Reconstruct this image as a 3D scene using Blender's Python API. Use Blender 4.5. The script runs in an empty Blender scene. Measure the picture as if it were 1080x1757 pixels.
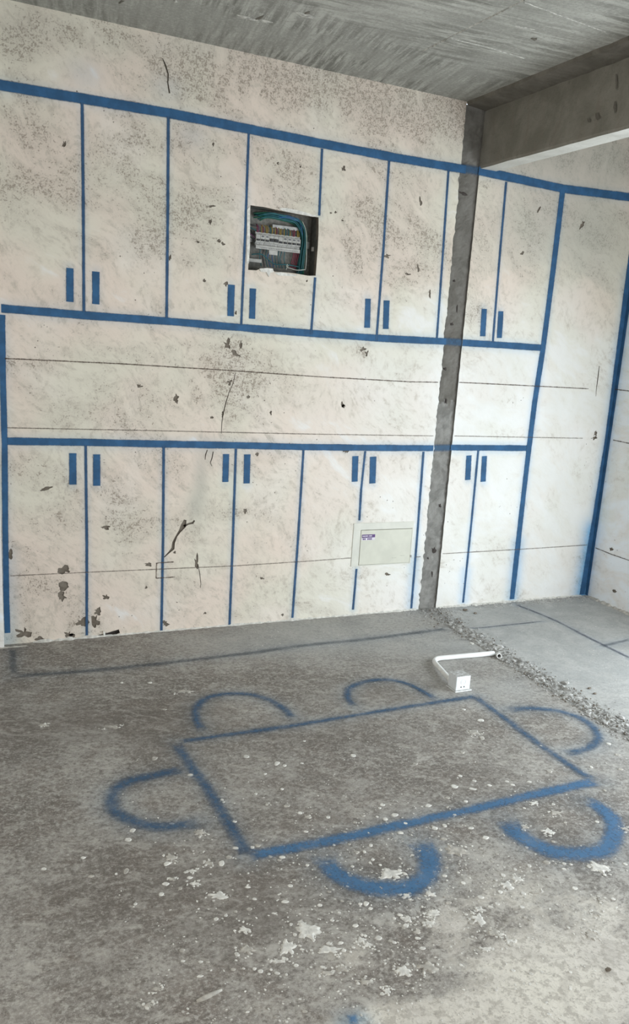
import bpy, bmesh, math, random
from mathutils import Vector, Matrix, noise
from mathutils.geometry import delaunay_2d_cdt

S = bpy.context.scene
COL = S.collection
rnd = random.Random(7)

# ------------------------------------------------------------------ camera
CX, CY, CZ = -0.9295, -4.0, 1.5193
F, PPX, PPY = 1413.6, 48.65, 50.55
def cam_matrix(rx, ry, rz):
    c, s = math.cos, math.sin
    R0 = Matrix(((1, 0, 0), (0, 0, -1), (0, 1, 0)))
    yaw = Matrix(((c(rz), -s(rz), 0), (s(rz), c(rz), 0), (0, 0, 1)))
    pit = Matrix(((1, 0, 0), (0, c(rx), -s(rx)), (0, s(rx), c(rx))))
    rol = Matrix(((c(ry), -s(ry), 0), (s(ry), c(ry), 0), (0, 0, 1)))
    return rol @ pit @ R0 @ yaw.transposed()
M = cam_matrix(0.238638614, 0.070619753, -0.450732641)
cd = bpy.data.cameras.new('camera')
cam = bpy.data.objects.new('camera', cd)
COL.objects.link(cam)
right, down, fwd = M[0], M[1], M[2]
cam.matrix_world = Matrix(((right.x, -down.x, -fwd.x, CX), (right.y, -down.y, -fwd.y, CY),
                           (right.z, -down.z, -fwd.z, CZ), (0, 0, 0, 1)))
cd.sensor_fit = 'VERTICAL'
cd.sensor_height = 24.0
cd.lens = F / 1757 * 24.0
cd.shift_x = -PPX / 1757
cd.shift_y = PPY / 1757
cd.clip_start = 0.05
S.camera = cam

# ------------------------------------------------------------------ light
S.view_settings.view_transform = 'Standard'
S.view_settings.look = 'None'
S.view_settings.gamma = 1.0
S.view_settings.use_curve_mapping = False
S.view_settings.exposure = 0.0
world = bpy.data.worlds.new('world')
S.world = world
world.use_nodes = True
bgn = world.node_tree.nodes['Background']
bgn.inputs[0].default_value = (0.86, 0.93, 1.0, 1)
bgn.inputs[1].default_value = 1.2

def area(name, loc, rot, sx, sy, power, col):
    l = bpy.data.lights.new(name, 'AREA')
    l.shape = 'RECTANGLE'; l.size = sx; l.size_y = sy; l.energy = power; l.color = col
    o = bpy.data.objects.new(name, l)
    o.location = loc; o.rotation_euler = rot
    COL.objects.link(o)
    return o
# daylight through the balcony opening (front wall, right hand side) and a weak warm fill lamp added at the left
area('balcony_daylight', (1.9, -4.72, 0.95), (math.radians(82), 0, 0), 1.7, 1.7, 58, (0.93, 0.97, 1.0))
area('side_window_daylight', (2.86, -2.1, 0.82), (math.radians(84), 0, math.radians(78)), 1.7, 1.45, 64, (0.85, 0.95, 1.0))
area('warm_left_fill', (-2.1, -3.2, 1.5), (math.radians(90), 0, math.radians(-90)), 1.8, 1.6, 20, (1.0, 0.88, 0.74))
S.cycles.max_bounces = 7
S.cycles.diffuse_bounces = 5
S.cycles.transparent_max_bounces = 10

# room levels (metres)
ZC, ZTOP = 2.758, 2.44
XL, XR = -0.75, 2.807
XS0, XS1 = 1.5416, 1.657
ZBEAM, XB1 = 2.455, 1.762
YF = -4.8
XLL = -2.2

# ------------------------------------------------------------------ helpers
def ray(px, py):
    v = Vector(((px - 540 - PPX) / F, (py - 878.5 - PPY) / F, 1))
    return M.transposed() @ v
def at(px, py, ax, val):
    d = ray(px, py); C = (CX, CY, CZ)
    t = (val - C[ax]) / d[ax]
    return Vector((C[0] + t * d.x, C[1] + t * d.y, C[2] + t * d.z))
def on_wall(px, py, y=0.0): return at(px, py, 1, y)
def on_floor(px, py, z=0.0): return at(px, py, 2, z)
def on_right(px, py): return at(px, py, 0, XR)
def on_ceil(px, py): return at(px, py, 2, ZC)

def link(name, me, mat=None, parent=None):
    o = bpy.data.objects.new(name, me)
    COL.objects.link(o)
    if mat and not me.materials: me.materials.append(mat)
    if parent: o.parent = parent
    return o
def from_bm(name, bm, mat=None, parent=None, smooth=False):
    me = bpy.data.meshes.new(name)
    bmesh.ops.recalc_face_normals(bm, faces=bm.faces)
    bm.to_mesh(me); bm.free()
    if smooth:
        for p in me.polygons: p.use_smooth = True
    return link(name, me, mat, parent)
def structure(o):
    o['kind'] = 'structure'; return o
def thing(o, label, cat, group=None):
    o['label'] = label; o['category'] = cat
    if group: o['group'] = group
    return o
def empty(name, loc, label, cat):
    o = bpy.data.objects.new(name, None); COL.objects.link(o); o.location = loc
    o.empty_display_size = 0.05
    return thing(o, label, cat)
def add_box(bm, lo, hi, bevel=0):
    vs = [bm.verts.new((x, y, z)) for x in (lo[0], hi[0]) for y in (lo[1], hi[1]) for z in (lo[2], hi[2])]
    fs = [bm.faces.new([vs[i] for i in f]) for f in ((0, 1, 3, 2), (4, 6, 7, 5), (0, 4, 5, 1), (2, 3, 7, 6), (0, 2, 6, 4), (1, 5, 7, 3))]
    if bevel:
        es = list({e for f in fs for e in f.edges})
        bmesh.ops.bevel(bm, geom=es, offset=bevel, segments=2, affect='EDGES', profile=0.5)
    return fs
def box(name, lo, hi, mat, parent=None, bevel=0):
    bm = bmesh.new(); add_box(bm, lo, hi, bevel)
    return from_bm(name, bm, mat, parent)
def add_tube(bm, pts, r, seg=8, caps=True):
    pts = [Vector(p) for p in pts]
    rings = []
    up = None
    for i, p in enumerate(pts):
        t = (pts[min(i + 1, len(pts) - 1)] - pts[max(i - 1, 0)]).normalized()
        if up is None:
            up = Vector((0, 0, 1)) if abs(t.z) < 0.9 else Vector((0, 1, 0))
        n = (up - t * up.dot(t)).normalized(); up = n
        b = t.cross(n)
        rr = r[i] if isinstance(r, (list, tuple)) else r
        rings.append([bm.verts.new(p + (n * math.cos(a) + b * math.sin(a)) * rr) for a in [2 * math.pi * k / seg for k in range(seg)]])
    for a, b in zip(rings, rings[1:]):
        for k in range(seg):
            bm.faces.new((a[k], a[(k + 1) % seg], b[(k + 1) % seg], b[k]))
    if caps:
        bm.faces.new(rings[0][::-1]); bm.faces.new(rings[-1])
def tube(name, pts, r, mat, parent=None, seg=8, caps=True):
    bm = bmesh.new(); add_tube(bm, pts, r, seg, caps)
    return from_bm(name, bm, mat, parent, smooth=True)
def spline(pts, n=6):
    P = [Vector(p) for p in pts]; out = []
    for i in range(len(P) - 1):
        p0 = P[max(i - 1, 0)]; p1 = P[i]; p2 = P[i + 1]; p3 = P[min(i + 2, len(P) - 1)]
        for k in range(n):
            t = k / n
            out.append(0.5 * ((2 * p1) + (p2 - p0) * t + (2 * p0 - 5 * p1 + 4 * p2 - p3) * t * t + (3 * p1 - p0 - 3 * p2 + p3) * t ** 3))
    out.append(P[-1])
    return out

# ------------------------------------------------------------------ node helpers
class N:
    def __init__(s, name):
        s.m = bpy.data.materials.new(name); s.m.use_nodes = True
        s.t = s.m.node_tree; s.t.nodes.clear()
        s.out = s.t.nodes.new('ShaderNodeOutputMaterial')
        s.b = s.t.nodes.new('ShaderNodeBsdfPrincipled')
        s.t.links.new(s.b.outputs[0], s.out.inputs[0])
        s.geo = s.t.nodes.new('ShaderNodeNewGeometry')
        s.pos = s.geo.outputs['Position']
    def set(s, sock, v):
        if hasattr(v, 'is_output') or isinstance(v, bpy.types.NodeSocket): s.t.links.new(v, sock)
        elif isinstance(v, (tuple, list)): sock.default_value = tuple(v) + ((1,) if len(v) == 3 and len(sock.default_value) == 4 else ())
        else: sock.default_value = v
    def map(s, vec, scale=(1, 1, 1), rot=(0, 0, 0), loc=(0, 0, 0)):
        # rotate first, then stretch along the rotated axes
        a = s.t.nodes.new('ShaderNodeMapping'); s.set(a.inputs[0], vec)
        a.inputs['Rotation'].default_value = rot
        n = s.t.nodes.new('ShaderNodeMapping'); s.set(n.inputs[0], a.outputs[0])
        n.inputs['Scale'].default_value = scale; n.inputs['Location'].default_value = loc
        return n.outputs[0]
    def noise(s, vec, scale, detail=4, rough=0.55, dist=0.0):
        n = s.t.nodes.new('ShaderNodeTexNoise'); s.set(n.inputs['Vector'], vec)
        n.inputs['Scale'].default_value = scale; n.inputs['Detail'].default_value = detail
        n.inputs['Roughness'].default_value = rough; n.inputs['Distortion'].default_value = dist
        return n.outputs[0]
    def voro(s, vec, scale, feature='F1', rnd_=1.0):
        n = s.t.nodes.new('ShaderNodeTexVoronoi'); s.set(n.inputs['Vector'], vec); n.feature = feature
        n.inputs['Scale'].default_value = scale; n.inputs['Randomness'].default_value = rnd_
        return n.outputs
    def math(s, op, a, b=0.0, c=0.0, clamp=False):
        n = s.t.nodes.new('ShaderNodeMath'); n.operation = op; n.use_clamp = clamp
        s.set(n.inputs[0], a); s.set(n.inputs[1], b); s.set(n.inputs[2], c)
        return n.outputs[0]
    def step(s, v, a, b, lo=0.0, hi=1.0):
        n = s.t.nodes.new('ShaderNodeMapRange'); n.interpolation_type = 'SMOOTHSTEP'
        s.set(n.inputs['Value'], v); s.set(n.inputs['From Min'], a); s.set(n.inputs['From Max'], b)
        n.inputs['To Min'].default_value = lo; n.inputs['To Max'].default_value = hi
        return n.outputs[0]
    def mix(s, f, a, b, mode='MIX'):
        n = s.t.nodes.new('ShaderNodeMix'); n.data_type = 'RGBA'; n.blend_type = mode; n.clamp_factor = True
        s.set(n.inputs[0], f); s.set(n.inputs[6], a); s.set(n.inputs[7], b)
        return n.outputs[2]
    def attr(s, name):
        n = s.t.nodes.new('ShaderNodeAttribute'); n.attribute_name = name
        return n.outputs['Fac']
    def bump(s, h, strength=0.5, dist=0.002, nrm=None):
        n = s.t.nodes.new('ShaderNodeBump'); s.set(n.inputs['Height'], h)
        n.inputs['Strength'].default_value = strength; n.inputs['Distance'].default_value = dist
        if nrm is not None: s.set(n.inputs['Normal'], nrm)
        return n.outputs[0]
    def done(s, col, rough=0.9, nrm=None, alpha=None, spec=0.25, metal=0.0):
        s.set(s.b.inputs['Base Color'], col); s.set(s.b.inputs['Roughness'], rough)
        s.b.inputs['Specular IOR Level'].default_value = spec; s.b.inputs['Metallic'].default_value = metal
        if nrm is not None: s.set(s.b.inputs['Normal'], nrm)
        if alpha is not None: s.set(s.b.inputs['Alpha'], alpha)
        return s.m
def plain(name, col, rough=0.6, var=0.12, scale=40, spec=0.4, metal=0.0):
    n = N(name)
    v = n.noise(n.pos, scale, 4)
    d = tuple(c * (1 - var * 2) for c in col); l = tuple(min(1, c * (1 + var)) for c in col)
    return n.done(n.mix(n.step(v, 0.35, 0.7), d, l), rough, spec=spec, metal=metal)

# ------------------------------------------------------------------ setting materials
def plaster_material(name, base=(0.705, 0.643, 0.572), ang=-0.75, grime0=0.30, dens=1.0):
    n = N(name)
    p = n.pos
    warp = n.noise(p, 1.6, 3)
    w = n.t.nodes.new('ShaderNodeVectorMath'); w.operation = 'SCALE'
    vn = n.t.nodes.new('ShaderNodeTexNoise'); vn.inputs['Scale'].default_value = 2.2; vn.inputs['Detail'].default_value = 3
    n.t.links.new(p, vn.inputs['Vector']); n.t.links.new(vn.outputs['Color'], w.inputs[0]); w.inputs['Scale'].default_value = 0.28
    ad = n.t.nodes.new('ShaderNodeVectorMath'); ad.operation = 'ADD'
    n.t.links.new(p, ad.inputs[0]); n.t.links.new(w.outputs[0], ad.inputs[1])
    q = ad.outputs[0]
    grime = n.attr('grime'); halo = n.attr('halo'); tone = n.attr('tone'); streak = n.attr('streak'); fresh = n.attr('fresh')
    # trowel sweeps: stretched bands running diagonally
    swA = n.noise(n.map(q, (1.3, 1, 4.2), (0, ang, 0)), 2.6, 4, 0.6)
    swB = n.noise(n.map(q, (1.0, 1, 3.4), (0, ang * 0.35, 0), (3, 0, 1)), 3.2, 4, 0.6)
    swV = n.noise(n.map(q, (7.0, 1, 0.9), (0, -0.16, 0), (1, 0, 4)), 2.4, 4, 0.6)
    sw = n.mix(n.step(warp, 0.44, 0.56), swA, swB)
    sw = n.mix(streak, sw, swV)
    blot = n.noise(p, 4.2, 4, 0.6)
    # how scraped a place is
    d = n.math('ADD', n.math('MULTIPLY', n.math('SUBTRACT', sw, 0.5), 3.4), n.math('MULTIPLY', n.math('SUBTRACT', blot, 0.5), 2.0))
    d = n.math('ADD', d, n.math('MULTIPLY', n.math('ADD', n.math('ADD', grime, n.math('MULTIPLY', streak, 0.12)), grime0), 1.15))
    d = n.math('MULTIPLY', d, n.math('ADD', 1.0, n.math('MULTIPLY', streak, 0.8)))
    d = n.math('SUBTRACT', n.math('MULTIPLY', d, dens), n.math('MULTIPLY', fresh, 0.34))
    fine = n.noise(p, 135, 3, 0.7)
    mid = n.noise(p, 48, 4, 0.72)
    f2 = n.math('ADD', n.math('MULTIPLY', fine, 0.5), n.math('MULTIPLY', mid, 0.5))
    dc = n.math('MAXIMUM', n.math('MINIMUM', d, 1.3), -0.6)
    thr = n.math('SUBTRACT', 0.628, n.math('MULTIPLY', dc, 0.115))
    spot = n.step(n.math('SUBTRACT', f2, thr), 0.0, 0.075)
    smear = n.step(d, 0.0, 1.3)
    # putty tints
    t1 = n.noise(p, 1.7, 2); t2 = n.noise(n.map(p, loc=(5, 2, 7)), 2.6, 4)
    c = n.mix(n.step(t1, 0.40, 0.62), tuple(x * y for x, y in zip(base, (1.035, 0.975, 0.95))), tuple(x * y for x, y in zip(base, (0.985, 1.02, 0.97))))
    c = n.mix(n.step(t2, 0.5, 0.72, 0, 0.6), c, tuple(x * y for x, y in zip(base, (1.10, 1.11, 1.13))))
    c = n.mix(n.step(d, -0.05, -0.75, 0, 0.85), c, tuple(x * y for x, y in zip(base, (1.12, 1.205, 1.33))))
    c = n.mix(n.math('MULTIPLY', fresh, 0.75), c, n.mix(n.step(t2, 0.4, 0.65), (0.745, 0.745, 0.715), (0.80, 0.805, 0.79)))
    scuff = n.noise(n.map(q, (1.2, 1, 1.9), (0, ang * 1.2, 0), (7, 0, 2)), 19, 5, 0.74)
    c = n.mix(n.math('MULTIPLY', n.step(scuff, 0.47, 0.68), n.step(d, -0.5, 0.6, 0.05, 0.62)), c, (0.455, 0.405, 0.34))
    c = n.mix(n.math('MULTIPLY', smear, 0.34), c, (0.43, 0.385, 0.33))
    c = n.mix(n.math('MULTIPLY', spot, 0.70), c, (0.225, 0.18, 0.14))
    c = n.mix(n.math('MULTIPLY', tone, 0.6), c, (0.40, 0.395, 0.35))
    # scattered pinholes
    vo = n.voro(p, 26)
    hole = n.math('MULTIPLY', n.step(vo[0], 0.10, 0.05), n.step(t2, 0.54, 0.60))
    c = n.mix(n.math('MULTIPLY', hole, 0.85), c, (0.10, 0.075, 0.055))
    hf = n.math('MULTIPLY', n.math('MULTIPLY', halo, n.math('ADD', 1.0, n.math('MULTIPLY', fresh, 0.5))), n.math('ADD', 0.55, n.math('MULTIPLY', mid, 0.8)), clamp=True)
    c = n.mix(hf, c, (0.20, 0.53, 0.92), 'MULTIPLY')
    h = n.math('SUBTRACT', n.noise(n.map(p, (1.0, 1, 2.0), (0, ang, 0)), 14, 4, 0.65), n.math('MULTIPLY', hole, 0.6))
    return n.done(c, 0.93, n.bump(h, 0.5, 0.006), spec=0.15)

def floor_material():
    n = N('floor_concrete'); p = n.pos
    white = n.attr('white'); dark = n.attr('dark'); halo = n.attr('halo'); smooth = n.attr('clean')
    b1 = n.noise(p, 2.2, 6, 0.62, 0.4); b2 = n.noise(n.map(p, loc=(4, 7, 1)), 6.5, 6, 0.66, 0.6)
    scr = n.noise(n.map(p, (1.3, 3.4, 1), (0, 0, 0.55)), 7, 5, 0.72, 0.8)
    scr2 = n.noise(n.map(p, (1.6, 4.5, 1), (0, 0, -0.25), (3, 3, 0)), 6, 5, 0.72, 0.9)
    fine = n.noise(p, 120, 4, 0.75); mid = n.noise(p, 38, 5, 0.7)
    base = n.mix(n.step(b1, 0.40, 0.62), (0.195, 0.176, 0.157), (0.40, 0.38, 0.35))
    base = n.mix(n.step(b2, 0.46, 0.64, 0, 0.7), base, (0.205, 0.175, 0.152))
    base = n.mix(n.step(mid, 0.46, 0.62, 0, 0.55), base, (0.15, 0.136, 0.12))
    base = n.mix(n.step(scr, 0.50, 0.66, 0, 0.6), base, (0.48, 0.455, 0.41))
    base = n.mix(n.step(scr2, 0.53, 0.66, 0, 0.5), base, (0.46, 0.44, 0.40))
    base = n.mix(n.step(fine, 0.50, 0.64, 0, 0.55), base, (0.50, 0.48, 0.445))
    grit = n.noise(n.map(p, loc=(1, 5, 0)), 62, 5, 0.8)
    base = n.mix(n.step(grit, 0.535, 0.60, 0, 0.62), base, (0.52, 0.50, 0.465))
    base = n.mix(n.step(grit, 0.47, 0.40, 0, 0.60), base, (0.125, 0.11, 0.097))
    base = n.mix(n.math('MULTIPLY', dark, n.step(scr, 0.62, 0.40, 0.45, 0.9)), base, (0.135, 0.116, 0.10))
    cl = n.mix(n.step(b2, 0.35, 0.68), (0.375, 0.38, 0.372), (0.475, 0.475, 0.46))
    cl = n.mix(n.step(grit, 0.47, 0.40, 0, 0.35), cl, (0.24, 0.24, 0.235))
    cl = n.mix(n.step(fine, 0.5, 0.68, 0, 0.35), cl, (0.56, 0.56, 0.55))
    cl = n.mix(n.step(mid, 0.5, 0.68, 0, 0.25), cl, (0.26, 0.26, 0.255))
    base = n.mix(smooth, base, cl)
    pt = n.noise(n.map(p, loc=(6, 2, 0)), 13, 5, 0.68, 0.5)
    base = n.mix(n.math('MULTIPLY', n.step(pt, 0.53, 0.63), n.math('ADD', 0.16, n.math('MULTIPLY', white, 1.1)), clamp=True), base, (0.54, 0.52, 0.48))
    # plaster dust and smeared mortar
    wn = n.math('ADD', n.math('MULTIPLY', b2, 0.42), n.math('ADD', n.math('MULTIPLY', mid, 0.46), n.math('MULTIPLY', scr2, 0.25)))
    wt = n.math('SUBTRACT', 0.80, n.math('MULTIPLY', white, 0.46))
    wm = n.step(n.math('SUBTRACT', wn, wt), -0.05, 0.14)
    pl = n.mix(n.step(b1, 0.4, 0.65), (0.66, 0.625, 0.57), (0.76, 0.725, 0.645))
    pl = n.mix(n.step(scr, 0.50, 0.64, 0, 0.5), pl, (0.50, 0.47, 0.42))
    pl = n.mix(n.step(mid, 0.50, 0.58, 0, 0.6), pl, (0.40, 0.37, 0.325))
    pl = n.mix(n.step(grit, 0.46, 0.38, 0, 0.55), pl, (0.33, 0.305, 0.27))
    pl = n.mix(n.step(b2, 0.54, 0.64, 0, 0.35), pl, (0.40, 0.37, 0.33))
    base = n.mix(n.math('MULTIPLY', wm, 0.9), base, pl)
    # dried drops too small to model
    vo = n.voro(p, 42); keep = n.step(n.noise(n.map(p, loc=(2, 8, 0)), 5, 3), 0.50, 0.60)
    drop = n.math('MULTIPLY', n.step(vo[0], 0.22, 0.13), n.math('MULTIPLY', keep, n.step(vo[1], 0.70, 0.74)))
    base = n.mix(n.math('MULTIPLY', drop, n.math('ADD', 0.32, n.math('MULTIPLY', white, 0.9)), clamp=True), base, (0.68, 0.66, 0.62))
    hf = n.math('MULTIPLY', halo, n.math('ADD', 0.35, n.math('MULTIPLY', mid, 1.0)), clamp=True)
    base = n.mix(hf, base, (0.36, 0.62, 0.92), 'MULTIPLY')
    h = n.math('ADD', mid, n.math('MULTIPLY', drop, 0.6))
    return n.done(base, n.step(b2, 0.3, 0.7, 0.82, 0.62), n.bump(h, 0.5, 0.004), spec=0.25)

def ceiling_material():
    n = N('ceiling_concrete'); p = n.pos
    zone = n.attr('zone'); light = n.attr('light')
    a = n.noise(n.map(p, (14, 1.2, 1), (0, 0, 0.136)), 2.2, 5, 0.68, 0.4)      # strokes running away from the wall
    b = n.noise(n.map(p, (1.2, 10, 1), (0, 0, 0.08)), 2.2, 5, 0.68, 0.4)    # strokes running along the wall
    st = n.mix(zone, a, b)
    b1 = n.noise(p, 3.0, 5, 0.6); fine = n.noise(p, 80, 4, 0.7)
    calm = n.math('MULTIPLY', n.step(n.noise(n.map(p, loc=(3, 6, 0)), 2.4, 3), 0.38, 0.58, 0.25, 1.0), n.attr('stroke'))
    st = n.math('ADD', 0.5, n.math('MULTIPLY', n.math('SUBTRACT', st, 0.5), calm))
    c = n.mix(n.step(st, 0.40, 0.60), (0.165, 0.163, 0.143), (0.43, 0.425, 0.385))
    c = n.mix(n.step(b1, 0.42, 0.62, 0, 0.5), c, (0.27, 0.265, 0.24))
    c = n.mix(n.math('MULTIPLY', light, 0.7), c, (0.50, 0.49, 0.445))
    c = n.mix(n.step(fine, 0.54, 0.62, 0, 0.45), c, (0.22, 0.216, 0.196))
    c = n.mix(n.step(fine, 0.45, 0.38, 0, 0.30), c, (0.50, 0.49, 0.45))
    return n.done(c, 0.9, n.bump(n.math('ADD', st, n.math('MULTIPLY', fine, 0.3)), 0.4, 0.004), spec=0.15)

def cement_material(name, c1, c2, c3, sc=1.0):
    n = N(name); p = n.pos
    b = n.noise(p, 5 * sc, 6, 0.65, 0.4); f = n.noise(p, 70 * sc, 5, 0.75); v = n.noise(n.map(p, (1, 1, 0.25)), 14 * sc, 5, 0.65)
    c = n.mix(n.step(b, 0.35, 0.65), c1, c2)
    c = n.mix(n.step(v, 0.5, 0.7, 0, 0.55), c, c3)
    c = n.mix(n.step(f, 0.56, 0.70, 0, 0.5), c, tuple(x * 0.55 for x in c1))
    return n.done(c, 0.92, n.bump(n.math('ADD', n.math('MULTIPLY', b, 1.2), f), 0.6, 0.004), spec=0.15)

M_WALL = plaster_material('scraped_putty')
M_WALL_R = plaster_material('smooth_putty', base=(0.80, 0.81, 0.81), grime0=0.0, dens=0.8)
M_FLOOR = floor_material()
M_CEIL = ceiling_material()
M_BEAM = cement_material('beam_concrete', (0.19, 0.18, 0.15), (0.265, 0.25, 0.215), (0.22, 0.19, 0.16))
M_SOFFIT = cement_material('lit_beam_soffit', (0.50, 0.49, 0.45), (0.62, 0.61, 0.57), (0.56, 0.55, 0.50))  # underside coloured paler than the beam side, as if lit from below
M_BAND = cement_material('dark_cement', (0.13, 0.12, 0.10), (0.19, 0.175, 0.15), (0.16, 0.145, 0.12), 2)
M_STRIP = cement_material('strip_cement', (0.135, 0.127, 0.112), (0.20, 0.19, 0.172), (0.16, 0.145, 0.13), 2)
M_STRIP_LOW = cement_material('lower_strip_cement', (0.19, 0.185, 0.172), (0.30, 0.293, 0.275), (0.23, 0.22, 0.205), 3)
M_BARE = cement_material('bare_mortar', (0.15, 0.125, 0.10), (0.23, 0.20, 0.165), (0.18, 0.15, 0.12), 4)
M_CRUMB = cement_material('crumbled_mortar', (0.24, 0.235, 0.222), (0.47, 0.465, 0.445), (0.30, 0.29, 0.27), 5)
M_LUMP = cement_material('mortar_lumps', (0.34, 0.335, 0.32), (0.58, 0.57, 0.55), (0.42, 0.41, 0.385), 8)
M_DARKCHIP = plain('dark_chip', (0.06, 0.05, 0.045), 0.9)
M_SPLAT = plain('dried_mortar', (0.72, 0.705, 0.66), 0.85, 0.10, 60, 0.2)
M_SPLAT2 = plain('dusty_mortar', (0.50, 0.475, 0.43), 0.9, 0.12, 60, 0.2)

def spray_material(name, col, edge=0.62, soft=0.25, fuzz=0.35, cover=1.0, fs=90.0, fs2=16.0, wear=0.0):
    n = N(name)
    uv = n.t.nodes.new('ShaderNodeUVMap'); uv.uv_map = 'UVMap'
    sx = n.t.nodes.new('ShaderNodeSeparateXYZ'); n.t.links.new(uv.outputs[0], sx.inputs[0])
    d = n.math('ABSOLUTE', n.math('SUBTRACT', n.math('MULTIPLY', sx.outputs[0], 2.0), 1.0))
    e = n.math('MAXIMUM', d, n.math('ABSOLUTE', n.math('SUBTRACT', n.math('MULTIPLY', sx.outputs[1], 2.0), 1.0)))
    f1 = n.noise(n.pos, fs, 4, 0.75); f2 = n.noise(n.pos, fs2, 4, 0.6)
    nz = n.math('ADD', n.math('MULTIPLY', n.math('SUBTRACT', f1, 0.5), fuzz), n.math('MULTIPLY', n.math('SUBTRACT', f2, 0.5), fuzz * 0.8))
    a = n.step(n.math('ADD', e, nz), edge + soft, edge - soft, 0, cover)
    if wear:
        a = n.math('MULTIPLY', a, n.step(f1, 0.66, 0.46, 1 - wear, 1.0))
        a = n.math('MULTIPLY', a, n.step(f2, 0.72, 0.42, 1 - wear, 1.0))
    c = n.mix(n.step(f2, 0.35, 0.7), tuple(x * 0.82 for x in col), tuple(min(1, x * 1.15) for x in col))
    return n.done(c, 0.7, alpha=a, spec=0.3)
BLUE = (0.029, 0.100, 0.215)
M_SPRAY = spray_material('blue_spray_paint', BLUE, 0.80, 0.16, 0.25)
M_SPRAY_THIN = spray_material('thin_blue_spray', (0.034, 0.09, 0.185), 0.66, 0.3, 0.4, 0.95)
M_SPRAY_STRIP = spray_material('faint_blue_spray', (0.05, 0.12, 0.22), 0.72, 0.3, 0.4, 0.72)
M_SPRAY_FLOOR = spray_material('floor_blue_spray', (0.068, 0.140, 0.245), 0.46, 0.50, 0.55, 0.82, 70, 11, 0.45)
M_SPRAY_FLOOR2 = spray_material('solid_floor_blue_spray', (0.080, 0.20, 0.375), 0.56, 0.40, 0.55, 0.90, 70, 11, 0.38)
M_SPRAY_DULL = spray_material('dull_floor_spray', (0.10, 0.125, 0.15), 0.50, 0.46, 0.5, 0.5, 70, 10, 0.3)
M_SPRAY_DARK = spray_material('dark_floor_spray', (0.09, 0.095, 0.14), 0.50, 0.46, 0.6, 0.6, 70, 10, 0.3)
M_INK = spray_material('dark_snapped_ink', (0.11, 0.075, 0.055), 0.48, 0.45, 1.2, 0.85, 120, 30)
M_INK_FAINT = spray_material('faint_snapped_ink', (0.16, 0.125, 0.10), 0.50, 0.45, 1.2, 0.62, 120, 30)

# ------------------------------------------------------------------ painted strokes (thin paint skins lying on the surface)
layer = [0]
def stroke(name, pts, half, nrm, mat, parent, label=None, endfade=False):
    """pts: world points along the stroke; half: half width, or one per point; nrm: the surface normal."""
    layer[0] += 1
    nrm = Vector(nrm)
    off = nrm * (0.0005 + 0.000022 * layer[0])
    me = bpy.data.meshes.new(name); vs = []; fs = []; uvs = []
    n = len(pts)
    L = [0]
    for a, b in zip(pts, pts[1:]): L.append(L[-1] + (b - a).length)
    for i, p in enumerate(pts):
        t = (pts[min(i + 1, n - 1)] - pts[max(i - 1, 0)]).normalized()
        s = nrm.cross(t).normalized()
        h = half[i] if isinstance(half, (list, tuple)) else half
        e = 2.2 * h
        v = 0.5 if not endfade else 0.5 + 0.5 * (max(0, 1 - (L[-1] - L[i]) / e) - max(0, 1 - L[i] / e))
        if endfade and L[-1] < 2 * e: v = L[i] / L[-1]
        for sg in (-1, 0, 1):
            vs.append(p + off + s * h * sg); uvs.append((0.5 + 0.5 * sg, min(1, max(0, v))))
    for i in range(n - 1):
        for k in (0, 1):
            a = i * 3 + k
            fs.append((a, a + 1, a + 4, a + 3))
    me.from_pydata(vs, [], fs)
    uv = me.uv_layers.new(name='UVMap')
    for lp in me.loops: uv.data[lp.index].uv = uvs[lp.vertex_index]
    o = link(name, me, mat, parent)
    if label: o['label'] = label
    return o
def resample(pts, step):
    out = [pts[0]]
    for a, b in zip(pts, pts[1:]):
        k = max(1, int((b - a).length / step))
        out += [a.lerp(b, i / k) for i in range(1, k + 1)]
    return out

# ------------------------------------------------------------------ fields painted by hand measurement (grime, overspray)
class Field:
    def __init__(s, proj): s.e = []; s.proj = proj
    def add(s, px, py, rx, ry, v):
        c = s.proj(px, py); a = s.proj(px + rx, py) - s.proj(px - rx, py); b = s.proj(px, py + ry) - s.proj(px, py - ry)
        s.e.append((c, a / 2, b / 2, v))
def ell(field, p, ax):
    tot = 0
    i, j = ax
    for c, a, b, v in field.e:
        dx = p[i] - c[i]; dy = p[j] - c[j]
        det = a[i] * b[j] - a[j] * b[i]
        u = (dx * b[j] - dy * b[i]) / det; w = (a[i] * dy - a[j] * dx) / det
        r2 = u * u + w * w
        if r2 < 6: tot += v * math.exp(-r2 * 1.1)
    return tot

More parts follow.
